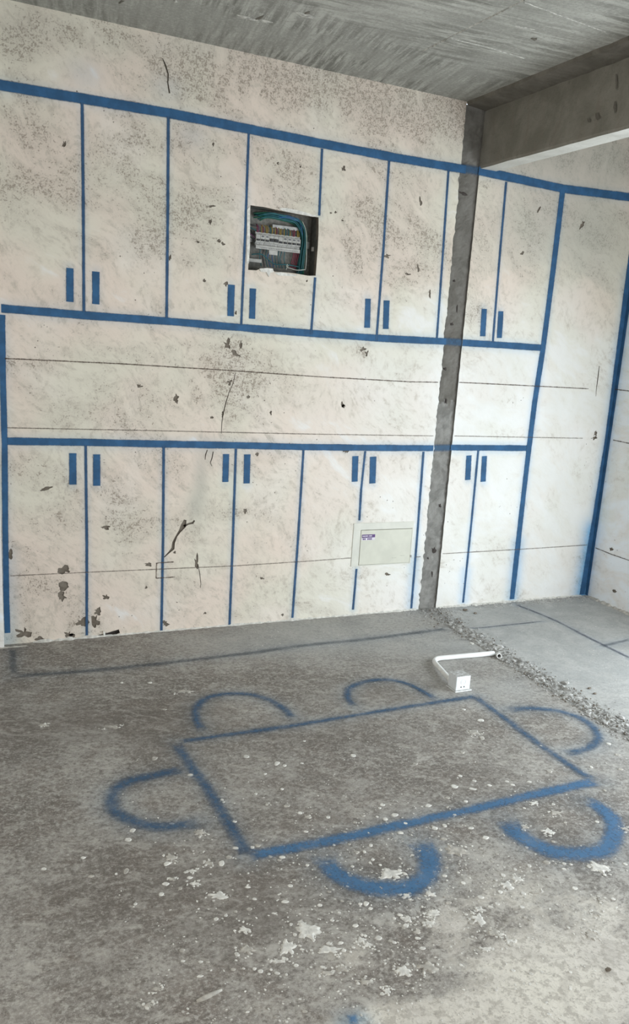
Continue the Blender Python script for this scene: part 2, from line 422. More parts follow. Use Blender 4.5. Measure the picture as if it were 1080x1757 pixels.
# ------------------------------------------------------------------ cut surface: grid with recessed holes
def cut_plane(name, u0, u1, v0, v1, holes, step, to3, mat, attrs):
    vs = []; faces = []; edges = []
    def poly(pts):
        b = len(vs); vs.extend(Vector(p) for p in pts); faces.append(list(range(b, b + len(pts))))
    nu = int((u1 - u0) / step); nv = int((v1 - v0) / step)
    us = [u0 + (u1 - u0) * i / nu for i in range(nu + 1)]; vv = [v0 + (v1 - v0) * j / nv for j in range(nv + 1)]
    poly([(a, v0) for a in us] + [(u1, b) for b in vv[1:]] + [(a, v1) for a in us[::-1][1:]] + [(u0, b) for b in vv[::-1][1:-1]])
    for h in holes: poly(h)
    for a in us[1:-1]:
        for b in vv[1:-1]:
            vs.append(Vector((a, b)))
    edges = [(f[i], f[(i + 1) % len(f)]) for f in faces for i in range(len(f))]
    ov, oe, of, _, _, _ = delaunay_2d_cdt(vs, edges, [], 0, 1e-6)
    bins = {}
    for h in holes:
        xs = [p[0] for p in h]; ys_ = [p[1] for p in h]
        for i in range(int(math.floor(min(xs) * 10)), int(math.floor(max(xs) * 10)) + 1):
            for j in range(int(math.floor(min(ys_) * 10)), int(math.floor(max(ys_) * 10)) + 1):
                bins.setdefault((i, j), []).append(h)
    def inside(x, y):
        for h in bins.get((int(math.floor(x * 10)), int(math.floor(y * 10))), ()):
            c = False; j = h[-1]
            for p in h:
                if (p[1] > y) != (j[1] > y) and x < (j[0] - p[0]) * (y - p[1]) / (j[1] - p[1]) + p[0]: c = not c
                j = p
            if c: return True
        return False
    keep = []
    for f in of:
        cx = sum(ov[i][0] for i in f) / len(f); cy = sum(ov[i][1] for i in f) / len(f)
        if u0 <= cx <= u1 and v0 <= cy <= v1 and not inside(cx, cy): keep.append(f)
    me = bpy.data.meshes.new(name)
    me.from_pydata([to3(p[0], p[1]) for p in ov], [], keep)
    for an, fn in attrs.items():
        A = me.attributes.new(an, 'FLOAT', 'POINT')
        A.data.foreach_set('value', [fn(p[0], p[1]) for p in ov])
    return link(name, me, mat)
def pocket(name, poly, to3d, depth, mat, parent, rough=0.0):
    """walls and back of a recess; to3d(u, v, d) gives the point d deep"""
    bm = bmesh.new()
    top = [bm.verts.new(to3d(u, v, 0)) for u, v in poly]
    bot = [bm.verts.new(to3d(u, v, depth)) for u, v in poly]
    n = len(poly)
    for i in range(n):
        bm.faces.new((top[i], top[(i + 1) % n], bot[(i + 1) % n], bot[i]))
    bm.faces.new(bot)
    return from_bm(name, bm, mat, parent)

# ================================================================== BACK WALL
def blob_px(px, py, rx, ry, n=17, jit=0.35, rot=0.0):
    ph = rnd.random() * 9
    out = []
    for k in range(n):
        a = 2 * math.pi * k / n
        r = 0.9 + jit * (noise.noise(Vector((math.cos(a) * 1.7 + ph, math.sin(a) * 1.7, ph))) * 1.5 + noise.noise(Vector((math.cos(a) * 5 + ph, math.sin(a) * 5, ph))) * 0.9)
        x, y = rx * r * math.cos(a), ry * r * math.sin(a)
        out.append((px + x * math.cos(rot) - y * math.sin(rot), py + x * math.sin(rot) + y * math.cos(rot)))
    return out
def crack_px(pts, widths):
    l = []; r = []
    for i, p in enumerate(pts):
        a = pts[max(i - 1, 0)]; b = pts[min(i + 1, len(pts) - 1)]
        tx, ty = b[0] - a[0], b[1] - a[1]; m = math.hypot(tx, ty); nx, ny = -ty / m, tx / m
        w = widths[i] * (0.6 + 0.55 * rnd.random())
        l.append((p[0] + nx * w, p[1] + ny * w)); r.append((p[0] - nx * w, p[1] - ny * w))
    return l + r[::-1]
def wuv(poly): return [(q.x, q.z) for q in (on_wall(a, b) for a, b in poly)]

chips = []
for c in [(110, 978, 13, 8), (108, 1006, 9, 9, .3, .5), (106, 1022, 7, 8), (41, 1085, 11, 7, .8), (67, 1096, 7, 4), (122, 1096, 10, 6, .7), (118, 1088, 6, 4), (142, 1068, 9, 7, .7),
          (164, 1066, 6, 11), (18, 952, 6, 8), (182, 1024, 5, 4), (255, 968, 6, 3), (338, 966, 4, 11, .7), (421, 876, 4, 4), (182, 905, 8, 3), (78, 839, 13, 3, .4, -.3),
          (284, 1069, 6, 5), (303, 685, 4, 9, .6), (404, 606, 9, 4, .7, .4), (391, 592, 6, 7, .7), (414, 592, 2.5, 7), (240, 662, 4, 3), (622, 598, 5, 4, .8), (630, 606, 4, 4, .8), (366, 248, 2, 3), (477, 280, 2, 2), (516, 286, 2, 2),
          (361, 380, 4, 4), (375, 414, 3.5, 3), (383, 418, 3.5, 3), (340, 415, 3, 2), (590, 290, 4, 4), (576, 364, 2, 2), (568, 365, 1.6, 1.6), (588, 378, 1.6, 1.6), (350, 482, 3, 3), (388, 487, 4, 3.5), (405, 537, 2.5, 3), (527, 482, 2, 2),
          (722, 345, 2.6, 8, .6), (738, 505, 2, 7), (897, 434, 5, 2.4, .4, -.6), (1023, 744, 3.5, 5, .8), (1020, 752, 5, 2.5), (590, 697, 4, 3), (588, 694, 3, 5), (594, 772, 4, 5, .8), (363, 716, 3, 2.5), (382, 711, 2, 5), (395, 656, 5, 4, .8), (427, 681, 3, 3),
          (465, 708, 2, 3), (300, 948, 3, 2), (251, 1008, 2.5, 2.5), (441, 780, 3, 3), (168, 1050, 5, 6, .7), (450, 992, 3, 2), (485, 1055, 2.5, 2), (352, 1052, 3, 2), (665, 985, 5, 2.5), (110, 247, 3, 6, .5, .4), (292, 442, 3, 5), (362, 354, 8, 1.8), (700, 470, 5, 2), (718, 460, 2, 7), (925, 360, 2, 6, .4, .5), (1000, 385, 3, 8, .5, .5), (665, 440, 5, 4, .9), (1018, 1018, 0, 0)]:
    if c[2] > 0: chips.append(blob_px(*c[:4], jit=(c[4] if len(c) > 4 else .55), rot=(c[5] if len(c) > 5 else 0)))
cracks = [crack_px([(318, 892), (315, 902), (309, 911), (303, 920), (298, 931), (297, 941), (290, 948), (282, 956)], [2.5, 5, 3.5, 1.6, 2.4, 2.4, 1.3, 1.0]),
          crack_px([(316, 903), (323, 899), (331, 897), (334, 893)], [2, 1.5, 3, 1.5]),
          crack_px([(356, 772), (353, 780), (352, 789)], [1, 1.3, .6]),
          crack_px([(366, 775), (364, 786), (361, 794), (364, 800)], [.8, 1.2, .8, .5]),
          crack_px([(404, 640), (401, 656), (393, 674), (388, 690), (384, 706), (381, 724), (380, 744)], [.5, .7, .6, .8, .7, .6, .4]),
          crack_px([(279, 100), (284, 112), (289, 128), (288, 142), (291, 160)], [.7, 1.6, 1.3, .8, 1.2]),
          crack_px([(340, 968), (343, 985), (345, 1002), (344, 1008)], [.6, .9, .6, .4]),
          crack_px([(1029, 628), (1027, 645), (1024, 668), (1023, 680)], [.5, .9, .6, .4]),
          crack_px([(998, 1010), (1001, 1000), (1004, 990)], [1.6, 1.2, .6]),
          crack_px([(700, 230), (664, 236), (665, 248)], [.3, .5, .4])][:-1]
gap = [(158, 1092), (180, 1087), (204, 1080), (206, 1086), (182, 1094), (170, 1097)]
# openings
boxhole = [(430, 352), (436, 353), (443, 354), (452, 355), (462, 357), (474, 360), (490, 363), (505, 366), (520, 369), (536, 371), (547, 373), (547, 395), (546, 420), (544, 445), (542, 473),
           (528, 473), (512, 470), (498, 468), (485, 467), (471, 466), (468, 462), (447, 461), (440, 464), (426, 463), (427, 440), (428, 415), (429, 380)]
panelhole = [(607, 900), (709, 895), (704, 962), (604, 972)]
# bare strip where a partition has been taken out: ragged left edge, straight right edge
strip_l = []; strip_r = []
zz = 0.0
while zz < 2.757:
    k = noise.noise(Vector((0, 0, zz * 9))) * 0.008 + noise.noise(Vector((3, 1, zz * 38))) * 0.007 + noise.noise(Vector((5, 1, zz * 110))) * 0.004
    if zz > 2.40: k *= 0.5
    if zz < 0.9: k *= 1.6
    strip_l.append((XS0 - 0.004 + k, zz)); strip_r.append((XS1 + noise.noise(Vector((8, 0, zz * 25))) * 0.0025, zz))
    zz += 0.012
stripU = strip_l + strip_r[::-1]

halo_segs = []   # (x0,z0,x1,z1,width,strength) in wall coordinates, filled from the painted lines
HL = [('top', [(-30, 140), (0, 146), (140, 169), (289, 194), (430, 222), (555, 247), (670, 269), (770, 286), (800, 291)], 8.0),
      ('top', [(822, 293), (870, 303), (968, 324), (1078, 338), (1100, 342)], 7.5),
      ('ubot', [(2, 529), (145, 541), (286, 551), (412, 562), (535, 572), (645, 580), (766, 586)], 6.2),
      ('ubot', [(794, 588), (860, 592), (932, 597)], 6.0),
      ('count', [(9, 757), (150, 759), (283, 762), (400, 764), (520, 767), (640, 768.5), (744, 769)], 5.6),
      ('count', [(774, 768), (840, 768.5), (909, 769)], 5.2)]
VL = [([(141, 176), (143, 350), (144, 535)], 4.0), ([(289, 200), (288, 370), (286, 546)], 3.8), ([(427, 228), (421, 400), (414, 558)], 3.2),
      ([(553, 255), (548, 370)], 3.0), ([(541, 476), (534, 574)], 3.0), ([(668, 276), (658, 430), (646, 586)], 3.0), ([(770, 292), (760, 440), (750, 580)], 2.8), ([(869, 312), (857, 450), (846, 588)], 2.8),
      ([(147, 764), (149, 930), (149, 1090)], 3.6), ([(281, 766), (280, 920), (277, 1084)], 3.4), ([(405, 770), (400, 920), (394, 1074)], 3.2), ([(521, 772), (512, 920), (502, 1060)], 3.0),
      ([(627, 774), (620, 840), (617, 893)], 2.8), ([(612, 976), (609, 1012), (606, 1046)], 2.6), ([(727, 775), (717, 910), (706, 1044)], 2.8), ([(821, 773), (809, 900), (795, 1034)], 2.6)]
BORD = [([(966, 326), (950, 460), (932, 600), (918, 690), (908, 770), (893, 900), (879, 1028)], 5.0)]
HAND = [(120, 489, 7, 29), (164.5, 494, 7, 28), (396.5, 515.5, 6.5, 27), (433.5, 521, 6, 26), (631, 537.5, 5.5, 25), (663, 540, 5.5, 24.5), (830, 553.5, 5, 23.5), (858.5, 557, 5, 23),
        (125, 804.5, 7, 27), (166, 806.5, 7, 27), (387.5, 803, 6, 24), (424, 804.5, 6, 25), (609.5, 804.5, 6, 22), (640, 806.5, 6, 23), (804, 802.5, 5, 21), (830.5, 804.5, 5, 22)]
def seg_halo(pts, wid, st, pr=on_wall):
    P = [pr(*p) for p in pts]
    for a, b in zip(P, P[1:]): halo_segs.append((a.x, a.z, b.x, b.z, wid, st))
for _, pts, h in HL: seg_halo(pts, 0.032, 0.30)
for pts, h in VL: seg_halo(pts, 0.019, 0.22 if pts[0][1] < 700 else 0.30)
for pts, h in BORD: seg_halo(pts, 0.030, 0.38)
for x, y, w, h in HAND: seg_halo([(x, y - h), (x, y + h)], 0.026, 0.25)
seg_halo([(1, 540), (12, 1090)], 0.03, 0.3)
seg_halo([(1080, 470), (1058, 660), (1046, 750)], 0.05, 0.45)
seg_halo([(1046, 750), (1020, 910)], 0.05, 0.5)
seg_halo([(1020, 910), (1003, 1015)], 0.085, 0.75)
seg_halo([(890, 930), (880, 1026)], 0.05, 0.45)
seg_halo([(800, 980), (796, 1030)], 0.04, 0.3)
seg_halo([(712, 960), (706, 1040)], 0.04, 0.3)
seg_halo([(8, 950), (12, 1100)], 0.05, 0.4)
for a in [(145, 125, 26, 14), (288, 150, 30, 22), (330, 230, 30, 20)]: seg_halo([(a[0] - 6, a[1]), (a[0] + 6, a[1] + 2)], 0.06, 0.16)
def halo_at(x, z):
    t = 0
    for x0, z0, x1, z1, w, s in halo_segs:
        if x < min(x0, x1) - 3 * w or x > max(x0, x1) + 3 * w or z < min(z0, z1) - 3 * w or z > max(z0, z1) + 3 * w: continue
        dx, dz = x1 - x0, z1 - z0
        k = max(0, min(1, ((x - x0) * dx + (z - z0) * dz) / (dx * dx + dz * dz + 1e-9)))
        d2 = (x - x0 - k * dx) ** 2 + (z - z0 - k * dz) ** 2
        t = max(t, s * math.exp(-d2 / (w * w)))
    return t
G = Field(on_wall)
for e in [(40, 60, 60, 60, .7), (150, 60, 130, 34, .5), (330, 100, 80, 40, .35), (350, 135, 50, 36, .5), (600, 150, 120, 40, .35), (740, 205, 70, 50, .45), (655, 225, 30, 50, .4), (500, 130, 60, 30, .4),
          (40, 320, 50, 60, .35), (120, 290, 40, 50, .45), (200, 240, 70, 60, .3), (240, 260, 50, 60, .35), (230, 400, 60, 90, .3), (330, 300, 60, 70, .25), (310, 400, 60, 50, .4), (490, 310, 60, 60, .4),
          (600, 440, 40, 50, .5), (700, 430, 45, 70, .6), (690, 320, 50, 60, .35), (640, 360, 30, 40, .35), (830, 380, 26, 60, .4), (920, 370, 60, 60, .45), (1010, 410, 60, 90, .45), (920, 440, 30, 60, .25), (820, 500, 22, 50, .3),
          (230, 605, 220, 26, .4), (400, 640, 130, 50, .4), (120, 680, 110, 50, .35), (320, 680, 100, 50, .35), (440, 700, 80, 40, .3), (590, 690, 70, 24, .3), (624, 600, 16, 14, .8), (60, 625, 50, 14, .5),
          (90, 830, 70, 40, .5), (80, 925, 60, 40, .4), (200, 870, 60, 50, .35), (70, 1010, 50, 34, .5), (230, 900, 60, 40, .3), (440, 800, 50, 30, .25), (140, 1040, 30, 50, .5), (470, 1000, 60, 40, .2), (320, 1000, 60, 40, .25), (310, 890, 30, 30, .3), (390, 600, 30, 30, .4),
          (860, 870, 60, 160, -.35), (960, 800, 60, 200, -.4), (560, 880, 90, 120, -.15), (960, 590, 70, 120, -.25), (840, 690, 60, 70, -.3), (640, 700, 100, 60, -.1), (690, 850, 40, 50, -.15),
          (40, 440, 60, 60, -.3), (200, 480, 70, 50, -.3), (90, 120, 110, 30, -.3), (470, 500, 40, 30, -.2), (700, 540, 40, 50, -.3), (590, 520, 40, 40, -.25), (240, 1040, 50, 40, -.1), (560, 620, 80, 40, -.15)]: G.add(*e)
T = Field(on_wall)  # dirty grey putty; upper-right entries also carry beam shade and vignette
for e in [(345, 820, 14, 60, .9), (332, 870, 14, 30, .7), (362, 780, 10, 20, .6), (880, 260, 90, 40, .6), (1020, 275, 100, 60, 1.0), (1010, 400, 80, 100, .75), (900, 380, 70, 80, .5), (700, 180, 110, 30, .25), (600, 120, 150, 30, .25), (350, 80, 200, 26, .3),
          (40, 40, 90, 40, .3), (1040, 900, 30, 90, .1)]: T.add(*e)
EDGE = [on_wall(*p) for p in [(-60, 425), (0, 432), (150, 446), (289, 450), (330, 462), (415, 468), (545, 478), (610, 500), (652, 482), (700, 494), (752, 492), (800, 520), (845, 470), (932, 455), (972, 456), (1000, 474), (1040, 502), (1075, 515)]]
def rough_at(x, z):
    for a, b in zip(EDGE, EDGE[1:]):
        if a.x <= x <= b.x:
            e = a.z + (b.z - a.z) * (x - a.x) / (b.x - a.x) + 0.02 * noise.noise(Vector((x * 9, 0, 3)))
            return max(0, min(1, (z - e) / 0.02)) * max(0.35, min(1, 1 - (z - e) * 0.7))
    return 0
def fresh_at(x, z):
    k = max(0, min(1, (x - 0.55) / 1.0 + 0.12 * noise.noise(Vector((x * 4, 0, z * 4)))))
    k *= max(0, min(1, (1.95 - z) / 0.5 + 0.5 * noise.noise(Vector((x * 3, 2, z * 3)))))
    return k * (1 - 0.75 * min(1, rough_at(x, z))) * 0.95
def streak_at(x, z):
    s = max(0, min(1, (z - 2.50) / 0.12)) * max(0, min(1, (x + 0.1) / 0.4))
    s = max(s, math.exp(-(((x - 0.12) / 0.22) ** 2 + ((z - 2.62) / 0.13) ** 2)))
    return s * 0.95
allholes = [wuv(c) for c in chips + cracks] + [wuv(gap), wuv(boxhole), wuv(panelhole), stripU]
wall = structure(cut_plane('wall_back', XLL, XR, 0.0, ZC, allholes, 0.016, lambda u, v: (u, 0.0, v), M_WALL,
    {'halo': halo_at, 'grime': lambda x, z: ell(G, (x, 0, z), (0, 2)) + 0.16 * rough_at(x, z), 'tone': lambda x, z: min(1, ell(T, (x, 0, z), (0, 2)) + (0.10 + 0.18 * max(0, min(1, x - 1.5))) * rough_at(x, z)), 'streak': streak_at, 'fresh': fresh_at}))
to3w = lambda u, v, d: (u, d, v)
for c in chips: pocket('bare_patch', wuv(c), to3w, 0.004, M_BARE, wall)
for c in cracks: pocket('plaster_crack', wuv(c), to3w, 0.007, M_BARE, wall)
pocket('wall_gap', wuv(gap), to3w, 0.02, M_DARKCHIP, wall)
# bits of white mortar round the gap at the foot of the wall
for a in [[(160, 1095), (176, 1092), (190, 1090), (206, 1087), (205, 1090), (180, 1096), (162, 1099)], [(177, 1083), (180, 1083), (181, 1095), (178, 1095)]]:
    bm = bmesh.new()
    q = [on_wall(*p) for p in a]
    f = [bm.verts.new((p.x, -0.006, p.z)) for p in q]; b = [bm.verts.new((p.x, 0.006, p.z)) for p in q]
    bm.faces.new(f)
    for i in range(len(q)): bm.faces.new((f[i], f[(i + 1) % len(q)], b[(i + 1) % len(q)], b[i]))
    from_bm('mortar_dab', bm, M_SPLAT, wall)

# recessed strip: rough cement face 12 mm behind the plaster
bm = bmesh.new()
rows = []
for (xa, z), (xb, _) in zip(strip_l, strip_r):
    row = [bm.verts.new((xa, 0.0, z))]
    for k in range(9):
        t = k / 8
        x = xa + (xb - xa) * t
        dy = 0.013 + 0.004 * noise.noise(Vector((x * 40, 1, z * 25))) + 0.003 * noise.noise(Vector((x * 120, 4, z * 90)))
        if z < 1.35: dy += 0.006 * max(0, noise.noise(Vector((x * 18, 7, z * 12))))
        row.append(bm.verts.new((x, dy, z)))
    row.append(bm.verts.new((xb, 0.0, z)))
    rows.append(row)
for a, b in zip(rows, rows[1:]):
    for k in range(10): bm.faces.new((a[k], a[k + 1], b[k + 1], b[k]))
strip = from_bm('bare_cement_strip', bm, M_STRIP, wall)
strip.data.materials.append(M_STRIP_LOW)
for f in strip.data.polygons:
    c_ = f.center
    if c_.z < 1.22 + 0.05 * noise.noise(Vector((c_.x * 30, 0, c_.z * 20))): f.material_index = 1
strip['label'] = 'bare grey cement strip running from the beam to the floor'
def strip_dark_disk(px, py, rx, ry):  # raised dark disk; the darkness of a pit is only in its colour
    poly = blob_px(px, py, rx, ry, 10, .5)
    bm = bmesh.new(); q = [on_wall(a, b, 0.0115) for a, b in poly]
    c = bm.verts.new(on_wall(px, py, 0.0075)); r = [bm.verts.new((p.x, 0.0125, p.z)) for p in q]
    for i in range(len(r)): bm.faces.new((r[i], r[(i + 1) % len(r)], c))
    from_bm('strip_dark_disk', bm, M_DARKCHIP, wall)
for a in [(796, 332, 7, 4), (780, 482, 2.5, 2), (776, 556, 2.5, 2.5), (764, 633, 4, 3), (766, 688, 2.5, 6), (745, 944, 4, 6), (742, 985, 2, 7), (735, 958, 2, 2), (756, 868, 3, 3), (785, 530, 1.5, 8)]: strip_dark_disk(*a)

# painted lines on the back wall
def wl(pts, half_px, name, mat, label=None, y=0.0, endfade=False):
    P = resample([on_wall(a, b, y) for a, b in pts], 0.06)
    # half width from pixels, measured where the line is
    a = on_wall(pts[0][0] - half_px, pts[0][1], y); b = on_wall(pts[0][0] + half_px, pts[0][1], y)
    a2 = on_wall(pts[-1][0], pts[-1][1] - half_px, y); b2 = on_wall(pts[-1][0], pts[-1][1] + half_px, y)
    horiz = abs(pts[-1][0] - pts[0][0]) > abs(pts[-1][1] - pts[0][1])
    h = (b2 - a2).length / 2 if horiz else (b - a).length / 2
    hs = [h * 1.12 * (1 + 0.10 * noise.noise(Vector((p.x * 7, p.z * 7, len(pts))))) for p in P]
    return stroke(name, P, hs, (0, -1, 0), mat, wall, label, endfade)
LAB = {'top': 'thick blue sprayed line along the top of the cabinets', 'ubot': 'thick blue sprayed line under the upper cabinets', 'count': 'blue sprayed counter line above the lower cabinets'}
for k, pts, h in HL: wl(pts, h, 'painted_rail', M_SPRAY, LAB[k])
for k, pts, h in [('top', [(790, 289), (806, 291), (824, 294)], 8.5), ('ubot', [(764, 586), (780, 587), (796, 588)], 7), ('count', [(741, 769), (758, 768.5), (776, 768)], 6.5)]:
    o = wl(pts, h, 'painted_rail', M_SPRAY_STRIP, 'faint blue spray crossing the bare cement strip', y=0.0065)
for pts, h in VL: wl(pts, h * 0.9, 'painted_divider', M_SPRAY_THIN, 'thin blue sprayed line between two drawn cabinet doors')
for pts, h in BORD: wl(pts, h, 'painted_border', M_SPRAY, 'thick blue sprayed upright closing the cabinets on the right')
for x, y, w, h in HAND:
    tilt = (0.0 if x < 300 else 0.03 if x < 700 else 0.06) * h * (1 if y < 700 else .9)
    o = wl([(x + tilt, y - h), (x, y), (x - tilt, y + h)], w, 'painted_handle', M_SPRAY, None, endfade=False)
    o['label'] = 'short blue sprayed bar drawn as a cabinet door handle'
wl([(3.5, 540), (5, 650), (8, 760), (9, 900), (11, 1030), (13, 1086)], 6.0, 'painted_border', M_SPRAY, 'thick blue sprayed upright at the left corner')
corner_px = [(1092, 400), (1078, 500), (1068, 580), (1058, 660), (1046, 750), (1035, 820), (1024, 890), (1013, 955), (1002, 1020)]
wl([(p[0] - 2.8, p[1]) for p in corner_px], 5.0, 'painted_border', M_SPRAY, 'thick blue sprayed upright in the right corner')
# snapped ink lines
wl([(8, 615), (205, 624), (400, 636), (540, 646), (700, 655), (752, 656)], 1.25, 'ink_line', M_INK)
wl([(788, 656), (870, 660), (1010, 667)], 1.15, 'ink_line', M_INK)
wl([(12, 734), (270, 739), (540, 745), (744, 748)], 1.1, 'ink_line', M_INK_FAINT)
wl([(780, 748), (1000, 752)], 1.0, 'ink_line', M_INK_FAINT)
wl([(18, 988), (145, 982), (400, 971), (540, 962), (604, 957)], 1.1, 'ink_line', M_INK_FAINT)
wl([(712, 956), (722, 955)], 1.0, 'ink_line', M_INK_FAINT)
wl([(760, 950), (900, 942), (1008, 935)], 1.0, 'ink_line', M_INK_FAINT)
for pts in ([(268, 966), (298, 964)], [(269, 966), (268, 992)], [(268, 992), (300, 990)]): wl(pts, 1.4, 'ink_mark', M_INK)

# ================================================================== OTHER WALLS
def attr_plane(name, u0, u1, v0, v1, step, to3, mat, attrs, holes=()):
    return structure(cut_plane(name, u0, u1, v0, v1, list(holes), step, to3, mat, attrs))
def halo_right(y, z):
    return 0.5 * math.exp(-(y / 0.045) ** 2) * max(0, min(1, (1.95 - z) / 0.3))
rchips = [(1055, 1014, 4, 3), (1050, 942, 3, 3)]
def ruv(poly): return [(q.y, q.z) for q in (on_right(a, b) for a, b in poly)]
rholes = [ruv(blob_px(*c)) for c in rchips] + [[(-2.95, 0.1), (-1.25, 0.1), (-1.25, 1.8), (-2.95, 1.8)]]
wall_r = attr_plane('wall_right', YF, 0.0, 0.0, ZC, 0.06, lambda u, v: (XR, u, v), M_WALL_R,
                    {'halo': lambda y, z: halo_right(y, z) if y > -0.3 else 0.0, 'grime': lambda y, z: -0.15, 'tone': lambda y, z: 0.03, 'streak': lambda y, z: 0, 'fresh': lambda y, z: 0.6}, rholes)
for h in rholes[:2]: pocket('bare_patch', h, lambda u, v, d: (XR + d, u, v), 0.004, M_BARE, wall_r)
P = [Vector((XR, -0.002, on_wall(*p).z)) for p in corner_px]
stroke('painted_border', [p + Vector((0, -0.012, 0)) for p in resample(P, .06)], 0.016, (-1, 0, 0), M_SPRAY, wall_r, 'blue sprayed edge along the right corner')
for pts in ([(1056, 668), (1082, 671)], [(1053, 755), (1082, 761)], [(1023, 940), (1050, 951), (1082, 962)]):
    stroke('ink_line', [on_right(*p) for p in pts], 0.005, (-1, 0, 0), M_INK, wall_r)
zero = {'halo': lambda a, b: 0, 'grime': lambda a, b: 0.1, 'tone': lambda a, b: 0, 'streak': lambda a, b: 0}
# pilaster just inside the left edge of the picture
bm = bmesh.new(); add_box(bm, (XLL, -0.04, 0), (XL, 0.0, ZC))
pil = structure(from_bm('wall_left_pilaster', bm, M_WALL_R)); pil.name = 'wall_left'
box_room = bmesh.new()
# outer walls that close the room behind the camera: left wall with a window opening, front wall with the balcony opening
def wall_with_hole(name, a, b, h0, h1, hole, mat):
    """a, b plan points; hole = (s0, s1, z0, z1) along a-b"""
    a = Vector((*a, 0)); b = Vector((*b, 0)); L = (b - a).length; t = (b - a) / L
    bm = bmesh.new()
    us = [0, hole[0], hole[1], L]; zs = [h0, hole[2], hole[3], h1]
    g = [[bm.verts.new(a + t * u + Vector((0, 0, z))) for z in zs] for u in us]
    for i in range(3):
        for j in range(3):
            if i == 1 and j == 1: continue
            bm.faces.new((g[i][j], g[i + 1][j], g[i + 1][j + 1], g[i][j + 1]))
    o = structure(from_bm(name, bm, mat))
    sm = o.modifiers.new('thickness', 'SOLIDIFY'); sm.thickness = 0.12; sm.offset = -1 
    return o
box_room.free()
wall_with_hole('wall_front', (XLL, YF), (XR, YF), 0, ZC, (3.2, 4.95, 0.05, 2.4), M_WALL_R)
wall_with_hole('wall_far_left', (XLL, 0), (XLL, YF), 0, ZC, (2.2, 4.1, 0.7, 2.3), M_WALL_R)

# ================================================================== CEILING, BEAM
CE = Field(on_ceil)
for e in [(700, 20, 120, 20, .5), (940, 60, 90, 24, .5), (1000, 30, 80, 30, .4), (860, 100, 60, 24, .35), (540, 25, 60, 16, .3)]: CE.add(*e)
def zone_at(x, y):
    # the strokes change direction along a broken line parted from the wall
    d = -0.757 + 0.245 * x - y
    return max(0, min(1, 0.5 + d / 0.12))
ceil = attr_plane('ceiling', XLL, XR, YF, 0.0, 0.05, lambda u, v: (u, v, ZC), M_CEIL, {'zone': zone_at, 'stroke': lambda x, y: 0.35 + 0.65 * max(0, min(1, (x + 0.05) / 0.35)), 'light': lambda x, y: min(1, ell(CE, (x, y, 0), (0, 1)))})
M_FIN = plain('light_fin', (0.46, 0.45, 0.41), 0.9, .2, 60)
def seam(pts, w, h):
    P = resample([on_ceil(*p) for p in pts], 0.02)
    bm = bmesh.new(); prev = None
    for i, p in enumerate(P):
        t = (P[min(i + 1, len(P) - 1)] - P[max(i - 1, 0)]).normalized(); s = Vector((-t.y, t.x, 0))
        ww = w * (0.7 + 0.8 * abs(noise.noise(p * 25))); hh = h * (0.3 + 1.2 * abs(noise.noise(p * 31 + Vector((4, 0, 0)))))
        r = [bm.verts.new(p - s * ww + Vector((0, 0, .001))), bm.verts.new(p - Vector((0, 0, hh))), bm.verts.new(p + s * ww + Vector((0, 0, .001)))]
        if prev:
            bm.faces.new((prev[0], prev[1], r[1], r[0])); bm.faces.new((prev[1], prev[2], r[2], r[1]))
        prev = r
    from_bm('formwork_seam', bm, M_FIN, ceil)
seam([(725, 88), (770, 65), (830, 35), (900, 0)], 0.006, 0.006)
seam([(900, 4), (960, 26), (1040, 55)], 0.005, 0.003)
seam([(775, 66), (840, 82), (900, 100)], 0.005, 0.003)
def rag_px(px, py, rx, ry, rot, mat, depth=0.004):
    q = [on_ceil(a, b) for a, b in blob_px(px, py, rx, ry, 12, .5, rot)]
    bm = bmesh.new(); c = bm.verts.new(on_ceil(px, py) - Vector((0, 0, depth)))
    r = [bm.verts.new(p - Vector((0, 0, .0008))) for p in q]
    for i in range(len(r)): bm.faces.new((r[i], r[(i + 1) % len(r)], c))
    from_bm('concrete_fin', bm, mat, ceil)
for a in [(424, 30, 16, 3, .2), (452, 36, 14, 2.5, .2), (520, 25, 20, 3, .3), (301, 2, 5, 3, 0), (900, 47, 14, 2, .15)]: rag_px(*a, M_FIN)
for a in [(918, 67, 7, 2.5, .1), (445, 31, 9, 2, -.4), (527, 22, 7, 2, -.3), (208, 3, 6, 2, -.5)]: rag_px(*a, M_BAND)
# beam with a dark band beside it, both running away from the back wall
bm = bmesh.new()
ys = [0.0 - k * 0.06 for k in range(int(-YF / 0.06) + 1)]
prof = []
for y in ys:
    w = lambda s: 0.004 * noise.noise(Vector((s, y * 6, 1)))
    prof.append([bm.verts.new(v) for v in ((XS1 + w(1), y, ZC + .01), (XS1 + w(2), y, 2.6), (XS1 + w(3), y, ZBEAM + 0.012 + w(4)), (XS1 + 0.006, y, ZBEAM + w(4)))])
for a, b in zip(prof, prof[1:]):
    for k in range(3): bm.faces.new((a[k], a[k + 1], b[k + 1], b[k]))
